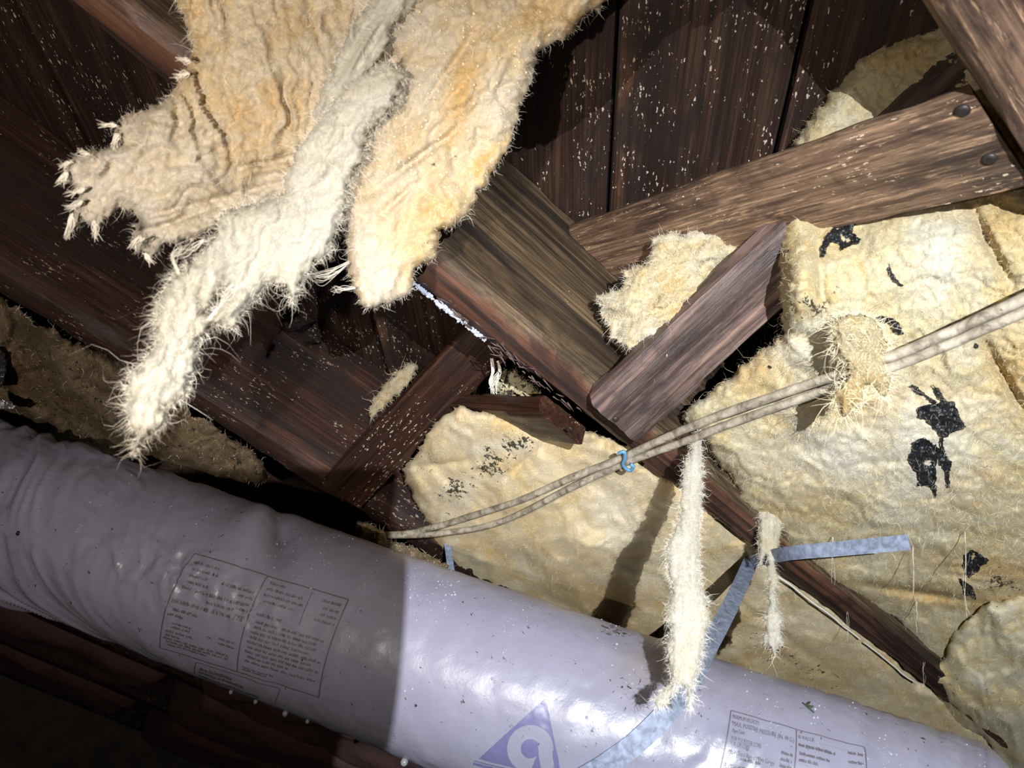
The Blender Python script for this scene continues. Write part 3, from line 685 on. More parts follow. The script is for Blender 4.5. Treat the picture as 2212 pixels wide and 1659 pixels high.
BM = empty('insulation_batt', sh.Vf.mean(0), label='tan insulation batt with black mold specks under the middle bay, above the lit duct', cat='insulation')
sh.obj('batt_body', M_TAN, BM, dict(
    tint=lambda u, v: np.maximum.reduce([0.8 * gauss(u, v, 1310, 1330, 130, 60, 25), 0.45 * gauss(u, v, 1050, 950, 50, 20), 0.35 * gauss(u, v, 1680, 1400, 120, 50, 35), 0.1 + 0 * u]),
    white=lambda u, v: 0.55 * np.maximum.reduce([gauss(u, v, 990, 1070, 60, 50), gauss(u, v, 1330, 1100, 60, 120, -20), gauss(u, v, 1080, 960, 70, 26)]),
    mold=lambda u, v: np.maximum.reduce([1.0 * gauss(u, v, 1110, 960, 52, 36, -30), 1.0 * gauss(u, v, 1060, 1005, 66, 38, -40), 1.0 * gauss(u, v, 985, 1060, 42, 32), 0.55 * gauss(u, v, 920, 1000, 40, 30), 0.35 * gauss(u, v, 960, 1120, 60, 50),
                                         0.6 * gauss(u, v, 1700, 1420, 170, 40, 25), 0.5 * gauss(u, v, 1330, 1350, 40, 14, 25)])))
fuzz(sh, M_FIBY, BM, 1800, 7000, 0.005, 0.006, 0.00015)
SM = sh

# pale stapled facing flange of the middle batt along the joist
fx = np.linspace(0.70, 1.02, 60)
for k_, (a_, b_) in enumerate(((0, 34), (35, 60))):
    q_ = np.stack([fx, np.full(60, 0.441), np.full(60, ZC + JB - 0.0015)], 1)[a_:b_] + np.stack([0 * fx, 0.0016 * fbm(fx * 20, fx * 0, 151, 3), 0.0008 * fbm(fx * 25, fx * 0, 152, 3)], 1)[a_:b_]
    V = np.concatenate([q_ + np.array([0, -0.0010, 0]), q_ + np.array([0, 0.0012, -0.0005]), q_ + np.array([0, 0.0012, 0.0003]), q_ + np.array([0, -0.0010, 0.0008])]); n_ = len(q_)
    mesh_obj('facing_flange', V, [[r_ * n_ + i, r_ * n_ + i + 1, ((r_ + 1) % 4) * n_ + i + 1, ((r_ + 1) % 4) * n_ + i] for r_ in range(4) for i in range(n_ - 1)], M_FIB, BM)

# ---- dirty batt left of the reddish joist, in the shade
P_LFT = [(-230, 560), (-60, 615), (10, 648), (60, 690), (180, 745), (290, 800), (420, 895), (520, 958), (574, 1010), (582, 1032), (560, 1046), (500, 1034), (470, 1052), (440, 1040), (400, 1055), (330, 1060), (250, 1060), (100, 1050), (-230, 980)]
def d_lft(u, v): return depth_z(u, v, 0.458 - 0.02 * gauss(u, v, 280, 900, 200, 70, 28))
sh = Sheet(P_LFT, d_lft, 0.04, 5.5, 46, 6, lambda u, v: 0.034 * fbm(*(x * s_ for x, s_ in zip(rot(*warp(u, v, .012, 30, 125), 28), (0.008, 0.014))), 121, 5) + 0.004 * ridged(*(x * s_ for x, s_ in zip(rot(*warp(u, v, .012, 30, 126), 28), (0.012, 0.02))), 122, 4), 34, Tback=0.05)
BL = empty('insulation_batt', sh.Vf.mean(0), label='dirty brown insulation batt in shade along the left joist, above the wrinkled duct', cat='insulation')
sh.obj('batt_body', M_DIRT, BL, dict(soil_shade=lambda u, v: 0.75 * np.maximum.reduce([gauss(u, v, 60, 720, 60, 40, 30), 0.9 * gauss(u, v, 240, 935, 90, 26, 10), 0.7 * gauss(u, v, 420, 1010, 90, 20, 20)]),
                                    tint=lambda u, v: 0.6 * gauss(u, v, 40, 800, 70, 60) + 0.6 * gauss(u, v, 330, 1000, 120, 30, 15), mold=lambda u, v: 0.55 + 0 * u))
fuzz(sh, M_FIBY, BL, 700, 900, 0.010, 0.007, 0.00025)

# ---- far bays behind the duct: pink batts between shaded joists
def slab_vf(x0, x1, y0, y1, z0, z1, seed, step=0.02, amp=0.012):
    xs = np.arange(x0, x1 + 1e-6, step); ys = np.arange(y0, y1 + 1e-6, step); X, Y = np.meshgrid(xs, ys, indexing='ij')
    e = np.minimum(np.minimum(X - x0, x1 - X), np.minimum(Y - y0, y1 - Y)) / 0.05
    q = np.sqrt(np.clip(1 - (1 - np.clip(e, 0, 1)) ** 2, 0, 1))
    Zb = z1 - (z1 - z0) * q + amp * fbm(X * 7, Y * 7, seed, 4) * q
    n = X.size; idx = np.arange(n).reshape(X.shape)
    q4 = np.stack([idx[:-1, :-1], idx[:-1, 1:], idx[1:, 1:], idx[1:, :-1]], -1).reshape(-1, 4)
    V = np.concatenate([np.stack([X, Y, Zb], -1).reshape(-1, 3), np.stack([X, Y, np.full_like(X, z1)], -1).reshape(-1, 3)])
    return V, np.concatenate([q4, q4[:, ::-1] + n])
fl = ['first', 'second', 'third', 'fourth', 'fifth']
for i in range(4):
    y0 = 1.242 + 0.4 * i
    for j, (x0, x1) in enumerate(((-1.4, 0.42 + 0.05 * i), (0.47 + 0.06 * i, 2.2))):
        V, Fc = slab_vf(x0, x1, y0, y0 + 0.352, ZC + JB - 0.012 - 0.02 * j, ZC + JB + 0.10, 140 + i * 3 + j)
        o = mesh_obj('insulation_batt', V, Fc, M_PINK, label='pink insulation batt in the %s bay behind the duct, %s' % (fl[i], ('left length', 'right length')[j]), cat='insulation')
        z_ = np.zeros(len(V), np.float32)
        for a_ in ('tint', 'mold', 'white', 'soil_shade'): o.data.attributes.new(a_, 'FLOAT', 'POINT').data.foreach_set('value', z_)

# ---- the big fallen batt hanging in front
P_FALL = [(330, -190), (372, -60), (381, 0), (402, 47), (412, 88), (419, 111), (405, 135), (397, 159), (381, 189), (351, 219), (317, 236), (299, 238), (267, 253), (240, 270), (260, 284), (250, 300), (270, 311), (236, 316), (203, 324), (169, 338),
          (145, 354), (137, 381), (155, 392), (172, 415), (165, 446), (152, 496), (182, 479), (203, 493), (233, 469), (257, 449), (287, 456), (297, 479), (284, 506), (290, 537), (327, 557), (348, 530), (388, 520), (430, 515), (500, 475), (600, 440), (690, 430), (742, 430), (748, 488),
          (751, 556), (757, 617), (777, 641), (779, 655), (791, 668), (831, 658), (865, 644), (885, 638), (889, 614), (899, 577), (929, 567), (943, 550), (949, 527), (949, 500), (976, 493), (1003, 476), (1010, 452), (1030, 432), (1034, 412),
          (1050, 398), (1071, 358), (1098, 331), (1101, 304), (1115, 270), (1125, 216), (1142, 196), (1155, 142), (1159, 115), (1182, 98), (1219, 84), (1240, 71), (1246, 44), (1267, 30), (1294, 13), (1312, -5), (1380, -100), (1420, -190)]
def d_fall(u, v):
    d = 0.445 + 0.075 * sstep(150, 900, u) + 0.012 * sstep(100, 600, v)
    return d + 0.02 * gauss(u, v, 560, 410, 130, 60, -12) - 0.018 * gauss(u, v, 590, 170, 160, 170) - 0.012 * gauss(u, v, 360, 330, 160, 70, 10) - 0.012 * gauss(u, v, 960, 200, 130, 200, 20)
def rel_fall(u, v):
    wl_ = sstep(760, 640, u + 0.25 * v - 60)            # accordion pleats upper left, slanting flakes on the slab
    uw, vw = warp(u, v, 0.012, 26, 420); a, b = rot(uw, vw, -9)
    pl = (0.0058 * ridged(a * 0.028, b * 0.0030, 401, 2, 0.4) + 0.0022 * ridged(a * 0.07, b * 0.007, 402, 2, 0.5)) * sstep(420, 260, v - 0.15 * u + 60)
    uw, vw = warp(u, v, 0.010, 40, 424); a2, b2 = rot(uw, vw, -62)
    fl_ = 0.0080 * fbm(a2 * 0.005, b2 * 0.015, 404, 5, 0.5) + 0.0022 * ridged(a2 * 0.005, b2 * 0.022, 406, 3, 0.45)
    uw, vw = warp(u, v, 0.012, 30, 428); a3, b3 = rot(uw, vw, -16)
    lf = 0.0055 * ridged(a3 * 0.005, b3 * 0.020, 407, 3, 0.5) + 0.007 * fbm(a3 * 0.010, b3 * 0.025, 408, 5)
    lf = lf * sstep(230, 380, v)
    r = pl * wl_ + lf * wl_ * sstep(760, 600, u) + fl_ * (1 - wl_) + 0.0015 * fbm(u * 0.10, v * 0.10, 409, 2)
    for (cu, cv, su, sv, dg, am) in ((905, 340, 90, 9, -36, -0.014), (860, 430, 60, 7, -40, -0.010), (985, 130, 90, 10, -55, -0.010), (850, 130, 40, 20, -40, -0.020), (560, 355, 60, 8, -10, -0.012), (470, 430, 140, 8, -14, -0.012), (400, 470, 110, 7, -20, -0.010)):
        r = r + am * gauss(u, v, cu, cv, su, sv, dg)
    return r
sh = Sheet(P_FALL, d_fall, 0.022, 4.5, 42, 4, rel_fall, 35, Tback=0.03, ragf=0.07)
FA = empty('fallen_insulation_batt', sh.Vf.mean(0), label='huge torn insulation batt hanging down across the upper left in front of the joist', cat='insulation')
sh.obj('batt_body', M_FALL, FA, dict(
    tint=lambda u, v: np.maximum.reduce([0.9 * gauss(u, v, 1000, 190, 40, 130, 12), 0.8 * gauss(u, v, 1150, 40, 90, 50, -30), 0.55 * gauss(u, v, 930, 470, 100, 70), 0.45 * gauss(u, v, 870, 280, 50, 60), 0.35 * gauss(u, v, 560, 380, 90, 50), 0.12 + 0 * u]),
    white=lambda u, v: np.maximum.reduce([0.7 * sstep(700, 250, u) * sstep(180, 300, v), 0.5 * gauss(u, v, 1130, 160, 30, 60), 0.55 * gauss(u, v, 860, 70, 120, 60, -30), 0.4 * gauss(u, v, 560, 120, 120, 160)]),
    soil_shade=lambda u, v: np.maximum(0.8 * gauss(u, v, 305, 490, 14, 22), 0.45 * gauss(u, v, 318, 535, 22, 16)),
    mold=lambda u, v: np.maximum.reduce([0.6 * gauss(u, v, 310, 500, 22, 40), 0.9 * gauss(u, v, 938, 356, 9), 0.9 * gauss(u, v, 833, 648, 7)])))
fuzz(sh, M_FIB, FA, 6500, 11000, 0.0050, 0.006, 0.00014)
SFA = sh
i_ = rng.choice(np.where((sh.u > 760) & (sh.sd > 12))[0], 420)
drops('water_beads', sh.Vf[i_] + sh.N[i_] * 0.0003, rng.uniform(0.0003, 0.0011, len(i_)), M_BEADF, FA, kind='stuff')
# folded flaps lying over the body
P_UP = [(880, -160), (980, -160), (905, 10), (850, 50), (838, 110), (800, 150), (770, 185), (742, 215), (722, 245), (690, 262), (676, 250), (690, 205), (712, 160), (735, 110), (760, 60), (800, 0), (850, -80)]
up_ = Sheet(P_UP, lambda u, v: d_fall(u, v) - 0.022, 0.012, 4.5, 30, 5, lambda u, v: 0.006 * ridged(*(x * s_ for x, s_ in zip(rot(u, v, 122), (0.006, 0.03))), 431, 4), 36, ragf=0.07)
up_.obj('folded_flap', M_FLUFF, FA, dict(white=lambda u, v: 0.6 + 0 * u)); fuzz(up_, M_FIB, FA, 1200, 500, 0.007, 0.006, 0.00016, name='flap_fibres')
P_STR = [(845, 132), (872, 165), (852, 225), (822, 255), (795, 289), (786, 335), (763, 384), (750, 420), (744, 450), (731, 479), (713, 533), (690, 557), (655, 592), (641, 634), (630, 652), (618, 614), (590, 612), (571, 611), (557, 631), (527, 675), (506, 709), (478, 704), (449, 702),
         (440, 718), (424, 749), (425, 769), (409, 810), (402, 847), (380, 866), (361, 881), (358, 908), (338, 931), (310, 945), (298, 968), (287, 984), (293, 952), (297, 931), (281, 921), (273, 888), (282, 864), (275, 847), (280, 813), (304, 793), (325, 765), (341, 739), (334, 695), (345, 641),
         (365, 612), (385, 585), (418, 562), (450, 530), (472, 502), (486, 457), (545, 440), (612, 425), (621, 384), (640, 330), (690, 262), (738, 195), (790, 152)]
def d_str(u, v): return np.where(v < 470, d_fall(u, v), d_fall(u, np.full_like(v, 470))) - 0.030 + 0.00012 * np.maximum(v - 520, 0) * 0 - 0.012 * sstep(500, 950, v)
stp = Sheet(P_STR, d_str, 0.012, 4, 26, 6, lambda u, v: 0.0045 * fbm(*(x * s_ for x, s_ in zip(rot(*warp(u, v, .015, 22, 445), 122), (0.008, 0.026))), 441, 5) + 0.0015 * ridged(*(x * s_ for x, s_ in zip(rot(*warp(u, v, .015, 22, 446), 118), (0.012, 0.05))), 442, 3), 37, holes=((478, 640, 26, 9, -50), (452, 672, 9, 14, 10)), ragf=0.08)
stp.obj('hanging_strip', M_FLUFF, FA, dict(white=lambda u, v: 0.45 + 0.5 * gauss(u, v, 640, 490, 120, 90, -50) + 0.35 * gauss(u, v, 370, 760, 40, 120)), label='long pale strip of fluffed fibre')
fuzz(stp, M_FIB, FA, 6500, 2200, 0.0085, 0.009, 0.00015, 0.35, name='strip_fibres', curl=1.5)
def px_line(pts, d): return [at_depth(np.array(float(u)), np.array(float(v)), dd) for (u, v), dd in zip(pts, np.broadcast_to(d, (len(pts),)))]
wisp([px_line([(752, 566), (725, 580), (695, 595), (655, 594)], 0.52), px_line([(752, 570), (720, 596), (690, 605), (668, 598)], 0.525), px_line([(765, 622), (745, 622), (728, 626), (718, 628)], 0.52),
      px_line([(440, 520), (420, 535), (400, 545), (372, 552)], 0.44), px_line([(385, 590), (375, 560), (388, 540), (400, 530)], 0.43), px_line([(450, 690), (470, 660), (492, 632), (510, 610)], 0.42)], M_FIB, FA, 9, 0.00022, 0.0022, 'fibre_wisp')
# curled tufts at the torn left end
tl = []
for (u, v, du, dv) in ((240, 270, -14, -2), (250, 300, -6, 12), (145, 354, -10, 4), (137, 381, -8, 10), (152, 480, -4, 24), (205, 490, 2, 16), (165, 440, -14, 8), (297, 520, -10, 10), (320, 556, 6, 10), (400, 130, -10, -4), (397, 160, -12, 2), (183, 330, -10, -4), (170, 410, -16, 4)):
    tl.append(px_line([(u - du * 0.9 , v - dv * 0.7), (u, v), (u + du * 1.5, v + dv * 1.2 + 2)], 0.447))
wisp(tl, M_FIB, FA, 14, 0.00032, 0.0016, 'torn_tuft')
# off-frame root of the batt, still held in the bay overhead
V, Fc = slab_vf(-0.42, 0.03, 0.045, 0.385, ZC + 0.50, ZC + 0.62, 181, 0.015, 0.012)
o = mesh_obj('batt_root', V, Fc, M_FALL, FA)
for a_ in ('tint', 'mold', 'white', 'soil_shade'): o.data.attributes.new(a_, 'FLOAT', 'POINT').data.foreach_set('value', np.zeros(len(V), np.float32))

# unseen flap added to the batt overhead, shaped to shade the planks beside it
ov = []; od = []
for (u, v) in ((1066, 345), (1130, 326), (1213, 304), (1270, 262), (1321, 216), (1365, 162), (1402, 118), (1440, 104), (1490, 92), (1560, 40), (1560, -60), (1400, -120), (1300, -20), (1235, 70), (1150, 160), (1090, 300)):
    q = (at_z(float(u), float(v), SF) * 0.55 + LAMP * 0.45 - CAM) @ M
    ov.append((CU + F_PX * q[0] / q[2], min(CV + F_PX * q[1] / q[2], -22))); od.append(q[2])
od_ = np.polyfit(np.array(ov)[:, 1], od, 1)
ovs = Sheet(ov, lambda u, v: np.polyval(od_, v), 0.010, 7, 40, 6, lambda u, v: 0.006 * fbm(u * .012, v * .012, 491, 4), 49, Tback=0.012)
ovs.obj('shading_flap', M_FALL, FA)

# ---- small torn tuft between the braces
P_TUFT = [(1416, 514), (1450, 501), (1470, 506), (1487, 504), (1500, 494), (1514, 491), (1538, 494), (1575, 504), (1582, 528), (1619, 529), (1602, 555), (1575, 575), (1551, 595), (1538, 629), (1524, 656), (1521, 713), (1497, 720), (1470, 720), (1450, 757), (1441, 779), (1433, 778), (1440, 744),
          (1430, 730), (1416, 769), (1404, 767), (1403, 737), (1382, 751), (1352, 751), (1345, 740), (1315, 727), (1318, 707), (1300, 683), (1293, 639), (1321, 632), (1349, 622), (1345, 582), (1382, 575), (1402, 561), (1409, 534)]
def d_tuft(u, v): return 0.668 - 0.012 * gauss(u, v, 1450, 640, 60, 90) + 0.022 * gauss(u, v, 1320, 700, 50)
sh = Sheet(P_TUFT, d_tuft, 0.016, 3.2, 28, 4, lambda u, v: 0.011 * fbm(*(x * s_ for x, s_ in zip(rot(*warp(u, v, .02, 18, 455), -28), (0.011, 0.022))), 451, 5) + 0.003 * ridged(*(x * s_ for x, s_ in zip(rot(*warp(u, v, .02, 14, 456), -28), (0.012, 0.05))), 452, 3), 38, Tback=0.012, ragf=0.1)
TU = empty('insulation_tuft', sh.Vf.mean(0), label='torn yellow insulation tuft stuffed between the upper brace and the weathered brace', cat='insulation')
sh.obj('tuft_body', M_YEL, TU, dict(tint=lambda u, v: np.maximum.reduce([gauss(u, v, 1470, 680, 34, 22), 0.7 * gauss(u, v, 1450, 610, 40, 26), 0.6 * gauss(u, v, 1510, 530, 50, 18, -20), 0.15 + 0 * u]),
                                    white=lambda u, v: 0.5 * gauss(u, v, 1420, 720, 60, 24) + 0.5 * gauss(u, v, 1520, 505, 40, 14), soil_shade=lambda u, v: 0.35 * gauss(u, v, 1310, 660, 24, 40)))
fuzz(sh, M_FIB, TU, 2200, 4200, 0.006, 0.008, 0.00014)

# ------------------------------------------------------------------ flexible duct
S_ = 1.1
DA = np.array([0.0, 0.8287 * S_, ZC + 0.273 * S_]); DD = np.array([1, -0.8451, -0.1553]); DL = np.linalg.norm(DD); DD = DD / DL; DR = 0.0790 * S_
DB1 = np.cross(DD, np.array([0, 0, 1.0])); DB1 /= np.linalg.norm(DB1); DB2 = np.cross(DB1, DD)     # DB1 horizontal, DB2 up
if (CAM - DA) @ DB1 < 0: DB1 = -DB1
def duct_hit(u, v, rad=DR):
    r = ray(u, v); r = r / np.linalg.norm(r); w0 = CAM - DA
    a = r - (r @ DD) * DD; b = w0 - (w0 @ DD) * DD
    A_ = a @ a; B_ = 2 * a @ b; C_ = b @ b - rad * rad; disc = B_ * B_ - 4 * A_ * C_
    t = (-B_ - math.sqrt(max(disc, 0))) / (2 * A_); P = CAM + r * t
    s_ = (P - DA) @ DD; q = P - DA - s_ * DD
    return s_, math.atan2(q @ DB2, q @ DB1)
PX = {k: duct_hit(*k) for k in ((600, 1130), (420, 1250), (200, 1100), (1400, 1580), (1800, 1560), (855, 1400), (2146, 1625))}
S_END = duct_hit(2147, 1625)[0]
def duct_rad(s_, th):
    s_ = np.asarray(s_, float); th = np.asarray(th, float); arc = th * DR
    r = 0.0012 * fbm(s_ * 5, arc * 5, 501, 2)
    hoop = 0.0005 * np.sin(s_ * 2 * np.pi / 0.031 + 1.2 * vnoise(s_ * 8, arc * 8, 503)) * (0.35 + 0.65 * sstep(0.1, 0.7, np.abs(vnoise(s_ * 5, arc * 5, 504))))
    sk = s_ + 0.55 * arc
    left = sstep(0.30, 0.02, s_)                        # crumpled, slack jacket at the left end
    r = r + left * (0.0040 * ridged(sk * 30 + 0.8 * vnoise(s_ * 12, arc * 12, 506), arc * 7, 507, 3, 0.5) + 0.0055 * fbm(s_ * 7, arc * 6, 508, 3))
    s4, t4 = PX[(420, 1250)]                            # finely crinkled patch that glints
    r = r + 0.0030 * np.exp(-((s_ - s4 + 0.02) / 0.085) ** 2 - ((th - t4 + 0.05) / 0.33) ** 2) * ridged((s_ + 0.5 * arc) * 75 + 1.2 * vnoise(s_ * 40, arc * 40, 515), (arc - 0.3 * s_) * 32, 516, 3)
    ss = PX[(1400, 1580)][0]
    near = np.exp(-((s_ - ss - 0.05) / 0.10) ** 2)      # creases fanning out from the strap
    r = r + near * 0.0020 * ridged((s_ - 0.45 * arc) * 26, (arc + 0.6 * s_) * 10, 510, 3) * sstep(0.9, -0.4, th)
    s8 = PX[(1800, 1560)][0]; rt = sstep(s8 - 0.06, s8 + 0.05, s_) * sstep(-0.4, 0.5, th)
    r = r + rt * 0.0028 * ridged((s_ - 0.30 * arc) * 34 + 0.5 * vnoise(s_ * 14, arc * 14, 512), arc * 5, 513, 3)
    sf, tf = PX[(600, 1130)]                            # the pinched fold on top
    x = (s_ - sf) / 0.05; y = (th - tf) / 0.5
    r = r + 0.012 * np.exp(-(x + 0.35) ** 2 * 5 - y ** 2) - 0.016 * np.exp(-((x - 0.1 + 0.5 * y) * 3.2) ** 2 - y ** 2)
    r = r + 0.5 * hoop * (1 - left) + 0.0004 * fbm(s_ * 60, arc * 60, 520, 3)
    return DR + r
def duct_pt(s_, th, off=0.0):
    s_ = np.asarray(s_, float); th = np.asarray(th, float); rr = duct_rad(s_, th) + off
    return DA + s_[..., None] * DD + (rr * np.cos(th))[..., None] * DB1 + (rr * np.sin(th))[..., None] * DB2
def duct_n(s_, th): return np.cos(th)[..., None] * DB1 + np.sin(th)[..., None] * DB2
ns_, nt2 = 620, 260
sg = np.linspace(-0.75, S_END, ns_); tg = np.linspace(-np.pi, np.pi, nt2, endpoint=False)
Sg, Tg = np.meshgrid(sg, tg, indexing='ij')
V = duct_pt(Sg, Tg).reshape(-1, 3)
ii, jj = np.meshgrid(np.arange(ns_ - 1), np.arange(nt2), indexing='ij')
Fc = np.stack([ii * nt2 + jj, ii * nt2 + (jj + 1) % nt2, (ii + 1) * nt2 + (jj + 1) % nt2, (ii + 1) * nt2 + jj], -1).reshape(-1, 4)
M_DUCT, nt, bs = mat_new('grey_duct_jacket')
co = coords(nt)
c = ramp(nt, noise(nt, co, 9, 4, 0.6, 0.5), (0.3, (0.185, 0.18, 0.235)), (0.7, (0.225, 0.22, 0.285)))
c = mix(nt, attr(nt, 'soil_shade'), c, (0.20, 0.165, 0.125))
mk = ramp(nt, math_n(nt, 'ADD', noise(nt, co, 190, 4, 0.65, 0.6), math_n(nt, 'MULTIPLY', attr(nt, 'mold'), 0.20)), (0.70, 0.0), (0.73, 1.0))
c = mix(nt, mk, c, (0.03, 0.026, 0.02))
L(nt, c, bs.inputs['Base Color'])
L(nt, ramp(nt, noise(nt, co, 34, 4, 0.6), (0.35, 0.28), (0.65, 0.40)), bs.inputs['Roughness']); bs.inputs['Specular IOR Level'].default_value = 0.5
bump(nt, bs, math_n(nt, 'ADD', math_n(nt, 'MULTIPLY', noise(nt, co, 60, 5, 0.6, 1.0), 0.6), math_n(nt, 'MULTIPLY', noise(nt, co, 420, 3, 0.6, 0.2), 0.35)), 0.35, 0.0012)
DU = empty('flexible_duct', DA + DD * 0.3, label='grey wrapped flexible duct with printed labels and water beads crossing the bottom', cat='duct')
su, th_u = Sg.ravel(), Tg.ravel()
def near_px(u, v, a, b):
    s0, t0 = duct_hit(u, v); return np.exp(-((su - s0) / a) ** 2 - ((th_u - t0) * DR / b) ** 2)
soil_shade = 0.55 * sstep(0.75, 1.35, th_u) * (0.6 + 0.4 * fbm(su * 12, th_u * 2, 530, 3)) + 0.5 * near_px(1400, 1440, 0.03, 0.03)  # brown soil on top, plus a patch painting the hanging strip's cast shadow
mold = np.maximum.reduce([1.0 * near_px(1320, 1360, 0.02, 0.014), 0.85 * near_px(1352, 1484, 0.006, 0.012), 0.6 * near_px(1250, 1318, 0.03, 0.008), 0.25 * near_px(60, 1100, 0.1, 0.05), 0.18 + 0 * su])  # mold specks; the narrow second spot paints the shadow of the strip's tip
mesh_obj('jacket', V, Fc, M_DUCT, DU, attrs={'soil_shade': np.clip(soil_shade, 0, 1), 'mold': np.clip(mold, 0, 1)})
# end disc of the sleeve and inner liner seen at the cut
ring = duct_pt(np.full(nt2, S_END), tg); mbd = MB()
inner = DA + S_END * DD + (ring - DA - S_END * DD) * 0.86
mbd.add(np.concatenate([ring, inner, inner + DD * -0.03]), [[j, (j + 1) % nt2, nt2 + (j + 1) % nt2, nt2 + j] for j in range(nt2)] + [[nt2 + j, nt2 + (j + 1) % nt2, 2 * nt2 + (j + 1) % nt2, 2 * nt2 + j] for j in range(nt2)] + [[2 * nt2 + j for j in range(nt2)]])
mbd.obj('duct_end', plain('duct_liner', (0.25, 0.22, 0.2), 0.6), DU)

# printed labels: flat print lying on the jacket
M_INK = plain('grey_print', (0.085, 0.08, 0.095), 0.5)
M_INKF = plain('faded_grey_print', (0.095, 0.088, 0.105), 0.5)
M_LOGO = plain('violet_print', (0.105, 0.10, 0.20), 0.42, 0, 0.05)
class Label:
    def __init__(s, TL, TR, BRc, BLc):
        s.c = np.array([duct_hit(*p) for p in (TL, TR, BRc, BLc)])
        s.wm = np.linalg.norm([(s.c[1, 0] - s.c[0, 0]), (s.c[1, 1] - s.c[0, 1]) * DR]); s.hm = np.linalg.norm([(s.c[3, 0] - s.c[0, 0]), (s.c[3, 1] - s.c[0, 1]) * DR])
    def map(s, a, b, off=0.0005):
        a = np.asarray(a, float)[..., None]; b = np.asarray(b, float)[..., None]
        q = s.c[0] * (1 - a) * (1 - b) + s.c[1] * a * (1 - b) + s.c[2] * a * b + s.c[3] * (1 - a) * b
        return duct_pt(q[..., 0], q[..., 1], off)
    def line(s, m, a0, b0, a1, b1, wd=0.0007, n=40):
        t = np.linspace(0, 1, n); da, dbb = (a1 - a0) * s.wm, (b1 - b0) * s.hm; ln = math.hypot(da, dbb) + 1e-9
        pa, pb = -dbb / ln * wd / 2 / s.wm, da / ln * wd / 2 / s.hm
        V = np.concatenate([s.map(a0 + (a1 - a0) * t + pa, b0 + (b1 - b0) * t + pb), s.map(a0 + (a1 - a0) * t - pa, b0 + (b1 - b0) * t - pb)])
        m.add(V, [[i, i + 1, n + i + 1, n + i] for i in range(n - 1)])
    def strokes(s, m, a0, a1, b, h, dens=1.0):
        """blurred print too small to read: broken word-like strokes"""
        a = a0
        while a < a1:
            wl_ = rng.uniform(0.02, 0.06)
            x = a
            while x < min(a + wl_, a1):
                cw = rng.uniform(0.005, 0.008); hh = h * rng.uniform(0.55, 1.0)
                s.line(m, x, b, x, b - hh, 0.0006, 2)
                if rng.random() < 0.6: s.line(m, x, b - hh * rng.choice([0.05, 0.5, 0.95]), x + cw, b - hh * rng.choice([0.05, 0.5, 0.95]), 0.0005, 2)
                x += cw
            a += wl_ + 0.012
    def text(s, m, txt, a, b, h, stretch=1.0, maxa=None):
        cu = bpy.data.curves.new('print', 'FONT'); cu.body = txt; cu.size = 1.0; cu.resolution_u = 2
        o = bpy.data.objects.new('print', cu); COL.objects.link(o); bpy.context.view_layer.update()
        me = o.evaluated_get(bpy.context.evaluated_depsgraph_get()).to_mesh()
        V = np.array([v.co[:] for v in me.vertices]); Fc_ = [list(p.vertices) for p in me.polygons]
        o.evaluated_get(bpy.context.evaluated_depsgraph_get()).to_mesh_clear(); bpy.data.objects.remove(o); bpy.data.curves.remove(cu)
        k = h / 0.7; sx = k * s.hm / s.wm * stretch
        if maxa is not None: sx = min(sx, (maxa - a) / V[:, 0].max())
        P = s.map(a + V[:, 0] * sx, b - V[:, 1] * k); m.add(P, Fc_)
# left label
LB = Label((422, 1197), (753, 1295), (688, 1507), (347, 1398)); m = MB()
for q in ((0, 0, 1, 0), (1, 0, 1, 1), (1, 1, 0, 1), (0, 1, 0, 0), (0.48, 0, 0.5, 1)): LB.line(m, *q, 0.0011)
LB.line(m, 0.78, 0.03, 0.79, 0.36, 0.0006)
m.obj('label_frame', M_INK, DU, smooth=False)
m = MB()
for b, a0, a1, h in ((0.09, .03, .2, .030), (0.15, .05, .22, .028), (0.21, .06, .18, .028), (0.205, .26, .46, .034), (0.27, .06, .2, .028), (0.33, .04, .10, .03), (0.335, .13, .44, .034), (0.40, .22, .4, .03), (0.47, .02, .46, .042), (0.545, .04, .2, .032), (0.60, .02, .12, .028), (0.68, .06, .18, .028), (0.72, .06, .18, .028),
                   (0.775, .03, .2, .03), (0.82, .03, .12, .028), (0.86, .02, .44, .03), (0.895, .04, .44, .028), (0.93, .05, .3, .026), (0.26, .38, .47, .026), (0.32, .38, .47, .026), (0.38, .4, .47, .026), (0.44, .4, .47, .026), (0.70, .36, .46, .026), (0.75, .36, .46, .026),
                   (0.07, .52, .62, .03), (0.13, .52, .74, .028), (0.19, .52, .76, .028), (0.25, .54, .72, .028), (0.09, .86, .98, .03), (0.16, .88, .98, .028), (0.22, .88, .98, .028), (0.28, .86, .98, .028), (0.38, .53, .68, .034), (0.45, .54, .96, .03), (0.50, .54, .92, .03), (0.55, .53, .93, .03), (0.60, .54, .9, .03),
                   (0.65, .53, .97, .032), (0.70, .54, .93, .03), (0.75, .53, .97, .03), (0.80, .55, .8, .03), (0.85, .54, .97, .028), (0.93, .53, .72, .024), (0.955, .53, .68, .02)):
    LB.strokes(m, a0, a1, b, h)
m.obj('label_print', M_INKF, DU, smooth=False)
LS = Label((424, 1430), (604, 1490), (590, 1540), (414, 1480)); m = MB()
for q in ((0, 0, 1, 0), (0, 0, 0, .6), (1, 0, 1, .55)): LS.line(m, *q, 0.0009)
for b, a1 in ((0.25, .45), (0.4, .6), (0.62, .8), (0.85, .9)): LS.strokes(m, 0.06, a1, b, 0.12)
m.obj('label_frame', M_INKF, DU, smooth=False)
